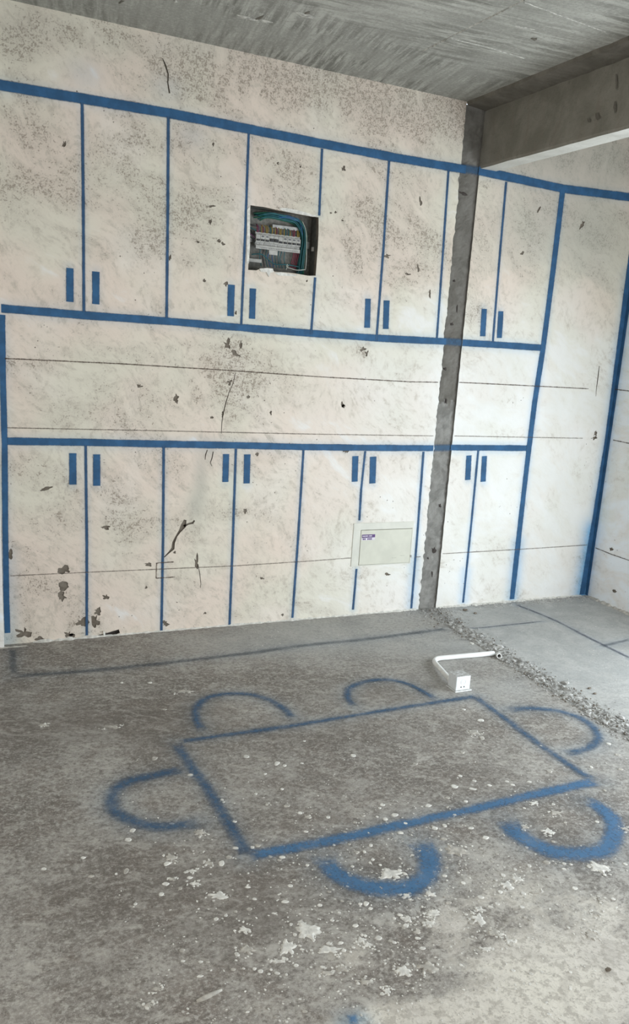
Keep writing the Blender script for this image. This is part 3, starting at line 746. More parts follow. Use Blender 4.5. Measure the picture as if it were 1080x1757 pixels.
# right face and top close the solid
e = [[bm.verts.new(v) for v in ((XB1, y, ZBEAM), (XB1, y, ZC + .01))] for y in ys]
for a, b in zip(e, e[1:]): bm.faces.new((a[0], a[1], b[1], b[0]))
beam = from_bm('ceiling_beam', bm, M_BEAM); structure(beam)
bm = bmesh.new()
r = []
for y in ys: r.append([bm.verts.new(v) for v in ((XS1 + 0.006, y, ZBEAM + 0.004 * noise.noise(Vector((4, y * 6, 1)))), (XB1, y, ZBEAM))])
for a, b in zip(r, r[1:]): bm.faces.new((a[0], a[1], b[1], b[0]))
sf = from_bm('beam_underside', bm, M_SOFFIT, beam); sf['label'] = 'underside of the beam, coloured pale as if lit'
bm = bmesh.new(); prev = None
for k in range(int(-YF / 0.02) + 1):
    y = -k * 0.02
    j = lambda s, a: a * noise.noise(Vector((s, y * 9, 2))) + a * 0.6 * noise.noise(Vector((s, y * 40, 2)))
    r = [bm.verts.new(v) for v in ((XS0 - 0.004 + j(1, .006), y, ZC + .002), (XS0 + 0.004 + j(2, .008), y, ZC - 0.016 + j(3, .004)), (1.605, y, ZC - 0.02 + j(4, .005)), (XS1 + .003, y, ZC - 0.026 + j(5, .005)))]
    if prev:
        for i in range(3): bm.faces.new((prev[i], prev[i + 1], r[i + 1], r[i]))
    prev = r
mb = from_bm('dark_ceiling_band', bm, M_BAND, ceil); mb['label'] = 'dark band beside the beam'
def beam_pit(px, py, rx, ry, rot=0):
    q = [at(a, b, 0, XS1) for a, b in blob_px(px, py, rx, ry, 10, .5, rot)]
    bm = bmesh.new(); c = bm.verts.new(at(px, py, 0, XS1) + Vector((-.004, 0, 0)))
    r = [bm.verts.new(p - Vector((.0045, 0, 0))) for p in q]
    for i in range(len(r)): bm.faces.new((r[i], r[(i + 1) % len(r)], c))
    from_bm('beam_stain', bm, M_BAND, beam)
for a in [(1028, 200, 4, 6, 0), (1012, 206, 3, 5, 0), (1060, 140, 2.5, 14, .1), (1057, 185, 3, 10, 0)]: beam_pit(*a)

# ================================================================== FLOOR
W_ = Field(on_floor); D_ = Field(on_floor); K_ = Field(on_floor)
for e in [(1010, 1690, 190, 90, .95), (830, 1745, 170, 50, .8), (650, 1745, 120, 36, .55), (770, 1590, 50, 50, .45), (900, 1640, 120, 50, .5), (1060, 1570, 70, 60, .5), (610, 1640, 50, 36, .4), (300, 1745, 140, 30, .28), (510, 1650, 90, 60, .25),
          (730, 1300, 50, 16, .5), (800, 1275, 40, 14, .35), (600, 1310, 60, 20, .2), (830, 1520, 190, 90, .42), (640, 1560, 110, 70, .3), (480, 1640, 90, 50, .2), (700, 1420, 60, 30, .2), (350, 1480, 60, 40, .25), (930, 1540, 120, 60, .3), (40, 1660, 80, 70, .12), (60, 1370, 70, 50, .25), (100, 1480, 80, 40, .2), (1000, 1330, 80, 40, .2), (560, 1350, 100, 40, .15),
          (350, 1172, 40, 5, .35), (200, 1245, 30, 4, .4), (500, 1180, 60, 12, .3)]: W_.add(*e)
for e in [(100, 1250, 200, 50, .6), (300, 1220, 120, 30, .5), (250, 1450, 200, 60, .3), (420, 1600, 160, 70, .35), (300, 1290, 60, 50, .3), (600, 1400, 200, 30, .3), (480, 1540, 130, 60, .45), (170, 1540, 160, 50, .4), (640, 1195, 90, 22, .5), (560, 1260, 160, 30, .35), (790, 1560, 80, 30, .3), (500, 1340, 120, 30, .3), (330, 1500, 90, 50, .3), (180, 1660, 60, 50, .3), (800, 1335, 90, 26, .25), (940, 1430, 80, 20, .25), (640, 1485, 50, 20, .3), (0, 1190, 100, 30, .35)]: D_.add(*e)
for e in [(600, 1100, 180, 32, .7), (420, 1110, 120, 20, .45), (800, 1110, 80, 26, .7), (880, 1180, 60, 30, .6), (760, 1165, 60, 30, .4), (1060, 1290, 60, 50, .35)]: K_.add(*e)
floor_strokes = []
fl_halo = []
def fl_halo_at(x, y):
    t = 0
    for P, w, s in fl_halo:
        for a, b in zip(P, P[1:]):
            if x < min(a.x, b.x) - 2.5 * w or x > max(a.x, b.x) + 2.5 * w or y < min(a.y, b.y) - 2.5 * w or y > max(a.y, b.y) + 2.5 * w: continue
            dx, dy = b.x - a.x, b.y - a.y
            k = max(0, min(1, ((x - a.x) * dx + (y - a.y) * dy) / (dx * dx + dy * dy + 1e-9)))
            d2 = (x - a.x - k * dx) ** 2 + (y - a.y - k * dy) ** 2
            t = max(t, s * math.exp(-d2 / (w * w)))
    return t
TABLE = [('back', [(303, 1274), (380, 1263), (500, 1246), (620, 1226), (720, 1210), (800, 1198), (825, 1196)], .028), ('right', [(812, 1194), (860, 1228), (910, 1266), (960, 1301), (1000, 1328), (1026, 1342)], .030),
         ('front', [(1030, 1340), (980, 1350), (900, 1368), (800, 1392), (700, 1413), (600, 1436), (500, 1456), (420, 1470)], .036), ('left', [(300, 1272), (325, 1312), (355, 1352), (385, 1402), (410, 1442), (428, 1475)], .034)]
CHAIR = [([(350, 1256), (338, 1236), (338, 1214), (356, 1198), (390, 1191), (430, 1192), (465, 1203), (490, 1219), (507, 1236)], .032, 'blue sprayed chair arc behind the far left end of the table outline', 0),
         ([(609, 1214), (597, 1197), (602, 1180), (632, 1169), (668, 1167), (700, 1174), (728, 1188), (752, 1203)], .030, 'blue sprayed chair arc on the far side, in front of the plastic box', 0),
         ([(868, 1219), (910, 1216), (955, 1220), (995, 1232), (1022, 1252), (1027, 1269), (1012, 1283), (985, 1291), (965, 1293)], .034, 'blue sprayed chair arc at the right end, beside the rubble strip', 0),
         ([(862, 1402), (885, 1428), (920, 1450), (960, 1464), (1005, 1466), (1040, 1455), (1055, 1430), (1050, 1405), (1025, 1383), (995, 1370)], .050, 'broad bright blue sprayed chair arc near the front right table corner', 1),
         ([(553, 1464), (566, 1489), (590, 1508), (630, 1522), (670, 1526), (705, 1522), (731, 1505), (738, 1480), (728, 1455), (712, 1436)], .052, 'broad blue sprayed chair arc at the middle of the near side', 1),
         ([(325, 1319), (270, 1330), (220, 1342), (195, 1360), (191, 1380), (205, 1398), (235, 1412), (270, 1419), (310, 1417), (352, 1410)], .040, 'blue sprayed chair arc at the left end of the table outline', 0)]
EXTRA = [([(18, 1161), (170, 1150), (300, 1136), (420, 1122), (520, 1108), (620, 1098), (700, 1088), (770, 1079)], .030, M_SPRAY_DULL, 'faded dark sprayed line on the floor along the cabinet wall'),
         ([(22, 1112), (22, 1135), (24, 1160)], .026, M_SPRAY_DULL, 'faded sprayed tick at the left end of the floor line'),
         ([(884, 1037), (925, 1053), (960, 1068), (1000, 1089), (1040, 1109), (1085, 1131)], .017, M_SPRAY_DARK, 'thin dark sprayed line on the floor towards the right wall'),
         ([(790, 1078), (820, 1078), (860, 1074), (935, 1066)], .010, M_SPRAY_DARK, 'faint thin line from the rubble to the dark floor line'),
         ([(1030, 1110), (1055, 1104), (1085, 1097)], .022, M_SPRAY_DULL, 'faded blue sprayed stub at the right edge of the floor')]
for _, pts, w in TABLE: fl_halo.append(([on_floor(*p) for p in pts], w * 1.5, .32))
for pts, w, _, _ in CHAIR: fl_halo.append(([on_floor(*p) for p in pts], w * 1.6, .34))
for pts, w, _, _ in EXTRA: fl_halo.append(([on_floor(*p) for p in pts], w * 1.8, .2))
fl_halo.append(([on_floor(615, 1750), on_floor(600, 1753)], .03, .8))
def clean_at(x, y):
    t = ell(K_, (x, y, 0), (0, 1))
    if x > 1.58: t += min(1, (x - 1.58) / 0.1) * max(0.25, min(.92, 1.6 + y * 0.62))
    if y > -0.32: t += 0.45 * min(1, (y + 0.32) / 0.2) * max(0, min(1, (x + .2) / .8))
    return max(0, min(1, t))
floor = attr_plane('floor', XLL, XR, YF, 0.05, 0.025, lambda u, v: (u, v, 0.0), M_FLOOR,
    {'white': lambda x, y: min(1.2, ell(W_, (x, y, 0), (0, 1))), 'dark': lambda x, y: min(1, ell(D_, (x, y, 0), (0, 1))), 'clean': clean_at, 'halo': fl_halo_at})
def fl(pts, half, name, mat, label, parent=floor, endfade=True, smooth=True):
    P = [on_floor(*p) for p in pts]
    P = spline(P, 5) if smooth else resample(P, .05)
    hs = [half * (1 + 0.18 * noise.noise(Vector((p.x * 6, p.y * 6, half * 90)))) for p in P]
    return stroke(name, P, hs, (0, 0, 1), mat, parent, label, endfade)
NAMES = {'back': 'far long side of the blue table outline', 'right': 'right short side of the blue table outline', 'front': 'near long side of the blue table outline', 'left': 'left short side of the blue table outline'}
for k, pts, w in TABLE: fl(pts, w, 'table_outline', M_SPRAY_FLOOR if k != 'front' else M_SPRAY_FLOOR2, NAMES[k])
for pts, w, lab, br in CHAIR: fl(pts, w, 'chair_outline', M_SPRAY_FLOOR2 if br else M_SPRAY_FLOOR, lab)
for pts, w, m, lab in EXTRA: fl(pts, w, 'floor_line', m, lab)
fl([(594, 1752), (606, 1750), (618, 1749)], .02, 'paint_spot', M_SPRAY_FLOOR2, 'small blue paint spot at the near edge of the floor')

# dried mortar splats: low lumps of their own
def splat_mesh(i, ragged):
    r_ = random.Random(i * 7 + 3); n = 12 if not ragged else 24
    ph = r_.random() * 20
    bm = bmesh.new(); c = bm.verts.new((0, 0, 1)); mid = []; rim = []
    for k in range(n):
        a = 2 * math.pi * k / n
        q = Vector((math.cos(a), math.sin(a), 0))
        r = (0.88 if ragged else 0.95) + (0.65 if ragged else 0.25) * noise.noise(q * (1.6 if ragged else 1.0) + Vector((ph, 0, 0))) + (0.34 if ragged else 0.10) * noise.noise(q * 3.2 + Vector((ph, 5, 0))) + (0.07 if ragged else 0) * r_.uniform(-1, 1)
        mid.append(bm.verts.new((q.x * r * .72, q.y * r * .72, 0.85 + 0.2 * r_.random()))); rim.append(bm.verts.new((q.x * r, q.y * r, -0.15)))
    for k in range(n):
        j = (k + 1) % n
        bm.faces.new((c, mid[k], mid[j])); bm.faces.new((mid[k], rim[k], rim[j], mid[j]))
    me = bpy.data.meshes.new('mortar_splat'); bm.to_mesh(me); bm.free()
    return me
ROUND = []; RAG = []
for i in range(7):
    for m in (M_SPLAT, M_SPLAT2):
        a = splat_mesh(i, False); a.materials.append(m); ROUND.append(a)
        b = splat_mesh(i + 50, True); b.materials.append(m); RAG.append(b)
sats = []
def splat(px, py, rx, ry, dull=False):
    c = on_floor(px, py)
    wx = (on_floor(px + rx, py) - on_floor(px - rx, py)).length / 2
    wy = (on_floor(px, py + ry) - on_floor(px, py - ry)).length / 2
    lst = RAG if max(rx, ry) > 7 else ROUND
    i = rnd.randrange(7) * 2 + (1 if dull else 0)
    o = bpy.data.objects.new('mortar_splat', lst[i]); COL.objects.link(o); o.parent = floor
    o.location = (c.x, c.y, 0.0004); o.scale = (wx, wy, min(0.004, 0.0012 + 0.05 * min(wx, wy)))
    o.rotation_euler = (0, 0, -0.45 + rnd.uniform(-.2, .2))
    if lst is RAG:
        for k in range(9):
            an = rnd.uniform(0, 6.3); e = rnd.uniform(.9, 1.7)
            sats.append((c.x + math.cos(an) * wx * e, c.y + math.sin(an) * wy * e, 0.0004, rnd.uniform(.0015, .0055)))
    return o
A = [(385, 770, 70, 45), (280, 860, 42, 42), (490, 870, 60, 22), (60, 765, 35, 14), (70, 870, 40, 25, 1), (810, 480, 60, 30), (880, 980, 45, 30), (1000, 960, 50, 30, 1), (795, 1085, 22, 22), (900, 715, 22, 16), (890, 745, 16, 12), (660, 820, 24, 18), (695, 845, 22, 16),
     (750, 808, 20, 12), (685, 632, 16, 14), (708, 657, 12, 8), (655, 634, 12, 8), (565, 970, 32, 16, 1), (485, 990, 28, 16, 1), (630, 745, 16, 10), (235, 930, 30, 10), (110, 968, 12, 9), (142, 980, 16, 11), (196, 972, 9, 7), (228, 990, 16, 8), (185, 994, 9, 6), (275, 997, 10, 7),
     (325, 950, 14, 9), (100, 342, 12, 8), (520, 330, 10, 6), (295, 540, 16, 8), (268, 622, 20, 9), (447, 640, 14, 8), (85, 660, 15, 9, 1), (720, 405, 10, 7), (677, 365, 10, 8), (710, 332, 11, 9), (615, 440, 10, 6), (770, 122, 16, 6), (755, 140, 10, 5), (742, 185, 9, 5), (835, 175, 18, 8),
     (490, 187, 13, 7), (117, 67, 10, 5), (253, 42, 9, 5), (830, 708, 12, 7), (860, 690, 18, 8), (1030, 680, 30, 14), (1010, 730, 24, 12), (1020, 585, 24, 12), (975, 648, 8, 6), (895, 592, 22, 18), (680, 1035, 32, 16, 1), (885, 478, 12, 8), (858, 460, 12, 7), (1040, 245, 16, 8), (706, 422, 9, 6), (757, 432, 9, 5), (645, 405, 7, 4), (570, 873, 14, 9), (620, 858, 10, 6), (545, 905, 8, 6), (605, 880, 9, 6)]
for a in A: splat(400 + a[0] / 3, 1340 + a[1] / 3, a[2] / 3, a[3] / 3, len(a) > 4)
A = [(922, 445, 58, 26), (447, 538, 34, 22), (300, 712, 34, 30), (415, 572, 16, 10), (505, 505, 26, 16), (565, 437, 14, 9), (492, 455, 12, 7), (535, 580, 16, 9), (340, 292, 18, 10), (265, 243, 16, 7), (130, 230, 14, 9), (78, 243, 16, 9), (190, 360, 66, 24, 1), (225, 525, 15, 7), (660, 260, 32, 14), (700, 165, 30, 12, 1), (552, 342, 12, 6),
     (640, 356, 8, 5), (400, 633, 14, 8), (385, 785, 32, 18, 1), (465, 825, 22, 12), (340, 870, 26, 9), (80, 672, 24, 14), (48, 735, 22, 12), (240, 688, 10, 6), (800, 552, 16, 9), (1055, 248, 22, 9, 1), (1060, 428, 14, 7), (780, 430, 10, 5), (745, 426, 12, 6), (935, 615, 22, 12, 1), (915, 685, 28, 12, 1), (885, 800, 36, 18, 1), (178, 28, 18, 9), (268, 40, 14, 6),
     (238, 105, 12, 7), (48, 125, 16, 6), (480, 20, 14, 5), (915, 210, 12, 6), (655, 420, 20, 10, 1), (430, 485, 14, 10), (310, 662, 24, 8), (365, 648, 16, 6), (600, 575, 34, 7, 1), (690, 120, 10, 5), (540, 140, 10, 4), (125, 300, 20, 8, 1), (545, 240, 22, 8, 1)]
for a in A: splat(720 + a[0] / 3, 1340 + a[1] / 3, a[2] / 3, a[3] / 3, len(a) > 4)
A = [(790, 85, 26, 18, 1), (775, 112, 16, 10), (970, 112, 20, 12, 1), (1027, 112, 16, 14), (1008, 262, 44, 18), (768, 207, 18, 9), (905, 207, 24, 8), (893, 147, 22, 6), (748, 255, 14, 10), (628, 300, 9, 7), (203, 138, 14, 7), (385, 86, 14, 6), (422, 172, 14, 7, 1), (538, 161, 8, 5), (800, 187, 20, 7, 1), (1047, 354, 10, 6), (1002, 370, 12, 8), (835, 228, 12, 8, 1),
     (728, 695, 28, 10, 1), (688, 770, 20, 12, 1), (845, 515, 14, 9, 1), (930, 568, 12, 6), (585, 148, 12, 14, 1)]
for a in A: splat(a[0] / 2.7, 1440 + a[1] / 2.7, a[2] / 2.7, a[3] / 2.7, len(a) > 4)
A = [(480, 540, 14, 6), (545, 548, 12, 4), (275, 637, 12, 6), (233, 603, 10, 4), (390, 605, 12, 5), (570, 312, 12, 5), (548, 520, 8, 4), (500, 503, 8, 4), (575, 373, 10, 7, 1), (737, 523, 8, 3), (950, 472, 7, 4), (1010, 393, 9, 4), (540, 48, 9, 4), (345, 462, 10, 4, 1), (550, 355, 20, 8, 1), (600, 535, 10, 4), (660, 522, 9, 3), (1040, 430, 10, 4, 1), (1050, 480, 10, 4, 1), (740, 275, 4, 3), (512, 275, 8, 3)]
for a in A: splat(540 + a[0] / 2, 1080 + a[1] / 2, a[2] / 2, a[3] / 2, len(a) > 4)
A = [(950, 460, 10, 8), (910, 496, 6, 4), (878, 565, 6, 4), (762, 585, 7, 4), (530, 443, 12, 7, 1), (635, 213, 28, 6, 1), (388, 335, 30, 5, 1), (968, 548, 6, 4), (865, 747, 7, 4), (440, 722, 14, 7), (455, 690, 10, 8), (685, 698, 20, 12, 1), (805, 660, 9, 4), (565, 275, 8, 3, 1), (418, 183, 6, 3), (515, 183, 8, 3), (150, 330, 20, 4, 1), (985, 605, 12, 6, 1), (1030, 630, 10, 5)]
for a in A: splat(a[0] / 2, 1080 + a[1] / 2, a[2] / 2, a[3] / 2, len(a) > 4)
n_sp = len([o for o in floor.children if o.name.startswith('mortar_splat')])
# smaller drops: the next few as parts, the rest as one stuff mesh
def drop_spot():
    while True:
        px = rnd.gauss(700, 230); py = rnd.gauss(1530, 130)
        if 200 < px < 1090 and 1260 < py < 1770: return px, py
for i in range(max(0, 296 - n_sp)):
    px, py = drop_spot(); r = rnd.uniform(2.2, 5.0)
    splat(px, py, r * rnd.uniform(1, 1.5), r * 0.6, rnd.random() < .45)
def pebbles(name, spots, mat, parent, flat=0.5):
    bm = bmesh.new()
    for (x, y, z, r) in spots:
        m = Matrix.Translation((x, y, z)) @ Matrix.Rotation(rnd.uniform(0, 6.3), 4, 'Z') @ Matrix.Diagonal((r * rnd.uniform(.8, 1.5), r * rnd.uniform(.7, 1.1), r * flat * rnd.uniform(.7, 1.2), 1)) @ Matrix.Rotation(rnd.uniform(0, 3), 4, 'X')
        g = bmesh.ops.create_icosphere(bm, subdivisions=1, radius=1.0, matrix=m)
        for v in g['verts']: v.co += Vector((rnd.uniform(-1, 1), rnd.uniform(-1, 1), rnd.uniform(-.5, .5))) * r * 0.22
    o = from_bm(name, bm, mat, parent); o['kind'] = 'stuff'
    return o
sp = list(sats)
for i in range(1300):
    px, py = drop_spot(); p = on_floor(px, py); sp.append((p.x, p.y, 0.0003, rnd.uniform(.0012, .0036)))
for i in range(260):
    p = on_floor(rnd.uniform(430, 760), rnd.uniform(1080, 1130)); sp.append((p.x, p.y, 0.0003, rnd.uniform(.0012, .003)))
for i in range(260):
    p = on_floor(rnd.uniform(860, 1080), rnd.uniform(1030, 1200)); sp.append((p.x, p.y, 0.0003, rnd.uniform(.0012, .003)))
pebbles('mortar_specks', sp, M_SPLAT, floor, 0.35)
# the stick-like smear
q = [on_floor(338, 1719), on_floor(352, 1713), on_floor(366, 1706), on_floor(381, 1699)]
tube('mortar_smear', [p + Vector((0, 0, .001)) for p in q], [.004, .007, .006, .003], M_SPLAT2, floor, 6)

# ------------------------------------------------------------------ rubble strip where the partition stood
bm = bmesh.new(); prev = None
yy = 0.0
XA, XB = XS0 + 0.0, XS1 + 0.005
while yy > -3.0:
    amp = 0.35 if yy > -0.30 else 1.0
    el = 0.014 * noise.noise(Vector((1, yy * 14, 0))) + 0.010 * noise.noise(Vector((2, yy * 50, 0)))
    er = 0.014 * noise.noise(Vector((5, yy * 14, 0))) + 0.010 * noise.noise(Vector((6, yy * 50, 0)))
    wid = 1.0
    row = []
    for k in range(15):
        t = k / 14; x = XA + el + (XB + er - XA - el) * t
        e = min(1, min(t, 1 - t) * 5)
        z = amp * e * (0.006 + 0.013 * noise.noise(Vector((x * 28, yy * 22, 3))) + 0.009 * noise.noise(Vector((x * 75, yy * 75, 6))) + 0.005 * noise.noise(Vector((x * 170, yy * 170, 1))))
        row.append(bm.verts.new((x, yy, max(0.0006, z) if e > 0.02 else -0.002)))
    if prev:
        for k in range(14): bm.faces.new((prev[k], prev[k + 1], row[k + 1], row[k]))
    prev = row; yy -= 0.008
rub = from_bm('rubble_strip', bm, M_CRUMB, floor)
rub['label'] = 'rough grey strip of broken mortar crossing the floor'
LM = []
for i in range(8):
    b = bmesh.new(); bmesh.ops.create_icosphere(b, subdivisions=1, radius=1.0)
    r_ = random.Random(i)
    for v in b.verts: v.co *= r_.uniform(.65, 1.15)
    me = bpy.data.meshes.new('mortar_lump'); b.to_mesh(me); b.free(); me.materials.append(M_LUMP); LM.append(me)
for i in range(95):
    y = -0.18 - 1.75 * rnd.random() ** 0.9; r = rnd.uniform(.005, .013)
    if rnd.random() < .2: r *= 1.5
    o = bpy.data.objects.new('mortar_lump', LM[i % 8]); COL.objects.link(o); o.parent = rub
    o.location = (rnd.gauss((XA + XB) / 2, .035), y, r * .3); o.scale = (r * rnd.uniform(.9, 1.5), r, r * rnd.uniform(.45, .8)); o.rotation_euler = (rnd.uniform(-.3, .3), rnd.uniform(-.3, .3), rnd.uniform(0, 6))
DM = []
sp = []; sd = []
for i in range(1500):
    y = -0.02 - 1.95 * rnd.random() ** .9; x = rnd.gauss((XA + XB) / 2, .045)
    (sp if rnd.random() < .72 else sd).append((x, y, rnd.uniform(0.001, 0.008), rnd.uniform(.002, .0055)))
for i in range(420):
    x = rnd.gauss(1.62, .10); y = -abs(rnd.gauss(0.04, .10)) - .01; sp.append((x, y, 0.001, rnd.uniform(.0015, .005)))
pebbles('mortar_crumbs', sp, M_LUMP, rub, 0.7)
pebbles('dark_crumbs', sd, M_BARE, rub, 0.7)
# loose dark chips of concrete lying by themselves
def chip(px, py, r, label):
    p = on_floor(px, py); b = bmesh.new(); bmesh.ops.create_icosphere(b, subdivisions=2, radius=1.0)
    for v in b.verts: v.co = Vector((v.co.x * r * 1.4, v.co.y * r, v.co.z * r * .55)) * (1 + .35 * noise.noise(v.co * 1.5 + Vector((px, 0, 0))))
    lo = min(v.co.z for v in b.verts)
    for v in b.verts: v.co.z -= lo
    o = from_bm('concrete_chip', b, M_BARE); o.location = (p.x, p.y, 0.0); thing(o, label, 'chip', 'loose concrete chips')
chip(798, 1048, .011, 'small dark chip lying by the foot of the wall, right of the cement strip')
chip(816, 1053, .008, 'smallest dark chip on the floor just right of the wall-foot one')
chip(1012, 1182, .007, 'dark chip right of the rubble strip, the farther of two close together')
chip(1021, 1191, .0065, 'dark chip beside the rubble strip, the nearer of two close together')
chip(1044, 1666, .0065, 'dark crumb lying on the white plaster dust near the bottom edge')
# crumbled fillet of mortar along the foot of the walls
def fillet(a, b, nrm, parent, w0, h0, seed):
    a = Vector(a); b = Vector(b); nrm = Vector(nrm); L = (b - a).length; bm = bmesh.new(); prev = None
    for i in range(int(L / .012) + 1):
        p = a.lerp(b, min(1, i * .012 / L))
        k = .45 + .9 * abs(noise.noise(Vector((i * .11, seed, 0)))) + .5 * noise.noise(Vector((i * .45, seed, 2)))
        k = max(.05, k)
        r = [bm.verts.new(p + nrm * -.001 + Vector((0, 0, h0 * k))), bm.verts.new(p + nrm * w0 * k * .4 + Vector((0, 0, h0 * k * .6))), bm.verts.new(p + nrm * w0 * k + Vector((0, 0, .0005)))]
        if prev:
            for j in (0, 1): bm.faces.new((prev[j], prev[j + 1], r[j + 1], r[j]))
        prev = r
    return from_bm('mortar_fillet', bm, M_SPLAT2 if parent is not wall else M_SPLAT, parent)
fillet((-0.62, 0, 0), (XS0 - .02, 0, 0), (0, -1, 0), wall, .018, .012, 1)
fillet((XS1 + .02, 0, 0), (XR - .03, 0, 0), (0, -1, 0), wall, .03, .014, 2)
fillet((XR, -.03, 0), (XR, -1.0, 0), (-1, 0, 0), wall_r, .03, .02, 3)
fillet((XLL, -.04, 0), (XL + .10, -.04, 0), (0, -1, 0), pil, .018, .008, 4)
sp = [(rnd.uniform(1.9, XR), -abs(rnd.gauss(0, .045)) - .006, .001, rnd.uniform(.002, .006)) for i in range(420)]
pebbles('wall_foot_crumbs', sp, M_LUMP, floor, .7)

# ================================================================== DISTRIBUTION BOX (open, in the wall)
M_BOXIN = plain('box_shell_grey', (0.11, 0.112, 0.10), 0.7)
M_BACKPL = plain('box_back_plate', (0.20, 0.195, 0.175), 0.65, .15, 60)
M_WHITE = plain('breaker_plastic', (0.43, 0.425, 0.40), 0.45, .08)
M_BLACK = plain('black_plastic', (0.02, 0.02, 0.022), 0.4)
M_GREEN = plain('green_wire', (0.015, 0.13, 0.075), 0.45); M_TEAL = plain('teal_wire', (0.02, 0.12, 0.14), 0.45); M_BLUEW = plain('blue_wire', (0.02, 0.10, 0.24), 0.45)
M_RED = plain('red_wire', (0.22, 0.03, 0.06), 0.45); M_YEL = plain('yellow_wire', (0.36, 0.25, 0.05), 0.45); M_PURP = plain('purple_wire', (0.16, 0.05, 0.14), 0.45); M_CORD = plain('pale_cord', (0.45, 0.47, 0.42), 0.5)
M_METAL = plain('zinc_rail', (0.35, 0.35, 0.34), 0.4, .1, 40, .5, .6)
hole_uv = wuv(boxhole)
hx0 = min(u for u, v in hole_uv); hx1 = max(u for u, v in hole_uv); hz0 = min(v for u, v in hole_uv); hz1 = max(v for u, v in hole_uv)
DEP = 0.105
db = empty('distribution_box', ((hx0 + hx1) / 2, 0.0, hz0), 'open electrical distribution box with breakers and wires, set in a hole in the wall', 'electrical box')
ib = db.location
def kid(o, p=db):
    o.parent = p
    if p is db: o.matrix_parent_inverse = Matrix.Translation(-ib)
    return o
# broken masonry lining of the hole
o = pocket('hole_lining', hole_uv, to3w, 0.03, M_BARE, None)
bm = bmesh.new(); bm.from_mesh(o.data); bmesh.ops.delete(bm, geom=[f for f in bm.faces if len(f.verts) > 4], context='FACES'); bm.to_mesh(o.data); bm.free(); o.parent = wall
sx0, sx1, sz0, sz1 = hx0 - .002, hx1 + .002, hz0 - .002, hz1 + .002
bm = bmesh.new(); t = .0025
add_box(bm, (sx0, .012, sz0), (sx0 + t, DEP, sz1)); add_box(bm, (sx1 - t, .012, sz0), (sx1, DEP, sz1)); add_box(bm, (sx0, .012, sz0), (sx1, DEP, sz0 + t)); add_box(bm, (sx0, .012, sz1 - t), (sx1, DEP, sz1))
kid(from_bm('shell', bm, M_BOXIN))
kid(box('back_plate', (sx0 + t, DEP - .004, sz0 + t), (sx1 - t, DEP, sz1 - t), M_BACKPL))
YB = 0.052   # plane of the breaker faces
def bw(u, v, y): return on_wall(400 + u / 6, 330 + v / 6, y)
a = bw(238, 430, YB); b = bw(700, 480, YB)
bx0, bx1 = a.x, b.x; bz1 = (bw(240, 405, YB).z + bw(695, 455, YB).z) / 2; bz0 = (bw(240, 560, YB).z + bw(695, 580, YB).z) / 2
kid(box('mounting_rail', (sx0 + .01, DEP - .016, (bz0 + bz1) / 2 - .016), (sx1 - .012, DEP - .006, (bz0 + bz1) / 2 + .016), M_METAL))
NB = 10; wbk = (bx1 - bx0) / NB
for i in range(NB):
    x0 = bx0 + i * wbk + .0004; x1 = x0 + wbk - .0008
    bm = bmesh.new()
    add_box(bm, (x0, YB + .012, bz0), (x1, DEP - .012, bz1)); 
    zc = (bz0 + bz1) / 2
    add_box(bm, (x0, YB, zc - (bz1 - bz0) * .26), (x1, YB + .013, zc + (bz1 - bz0) * .30), .0008)
    br = kid(from_bm('breaker', bm, M_WHITE))
    big = i in (3, 4)
    tw = wbk * (.40 if big else .32); th = (bz1 - bz0) * (.22 if big else .13)
    zt = zc - (bz1 - bz0) * (.02 if big else .10)
    tb = bmesh.new(); add_box(tb, ((x0 + x1) / 2 - tw, YB - .007, zt - th * .5), ((x0 + x1) / 2 + tw, YB + .002, zt + th * .5), .001)
    from_bm('toggle', tb, M_BLACK, br).matrix_parent_inverse = Matrix.Translation(-ib) @ Matrix() if False else Matrix()
    if i in (1, 2, 6, 7, 8, 9):
        lb = bmesh.new(); add_box(lb, ((x0 + x1) / 2 - wbk * .28, YB - .0006, zc + (bz1 - bz0) * .14), ((x0 + x1) / 2 + wbk * .28, YB + .001, zc + (bz1 - bz0) * .24))
        from_bm('rating_print', lb, plain('grey_print', (0.12, .12, .13), .6) if i == 1 else bpy.data.materials['grey_print'], br)
    for sgn, zz_ in ((1, bz1), (-1, bz0)):
        sb = bmesh.new(); add_tube(sb, [((x0 + x1) / 2, YB + .0105, zz_ - sgn * .009), ((x0 + x1) / 2, YB + .014, zz_ - sgn * .009)], .0036, 8)
        from_bm('terminal_screw', sb, M_METAL, br)
# the label strip under the breakers, with a square tab
z0 = (bw(240, 580, YB).z + bw(680, 625, YB).z) / 2; z1 = (bw(240, 548, YB).z + bw(680, 585, YB).z) / 2
ls = kid(box('label_strip', (bx0, YB - .004, z0), (bx1 - .003, YB - .001, z1), M_WHITE))
dm = bmesh.new()
for i in range(24):
    x = bx0 + .02 + i * (bx1 - bx0 - .03) / 24; add_box(dm, (x, YB - .0046, z0 + .005), (x + .0035, YB - .0038, z0 + .0085))
from_bm('strip_print', dm, bpy.data.materials['grey_print'], ls)
p0 = bw(368, 640, YB); p1 = bw(458, 592, YB)
kid(box('label_tab', (p0.x, YB - .004, p0.z), (p1.x, YB - .001, z0 + .001), M_WHITE))
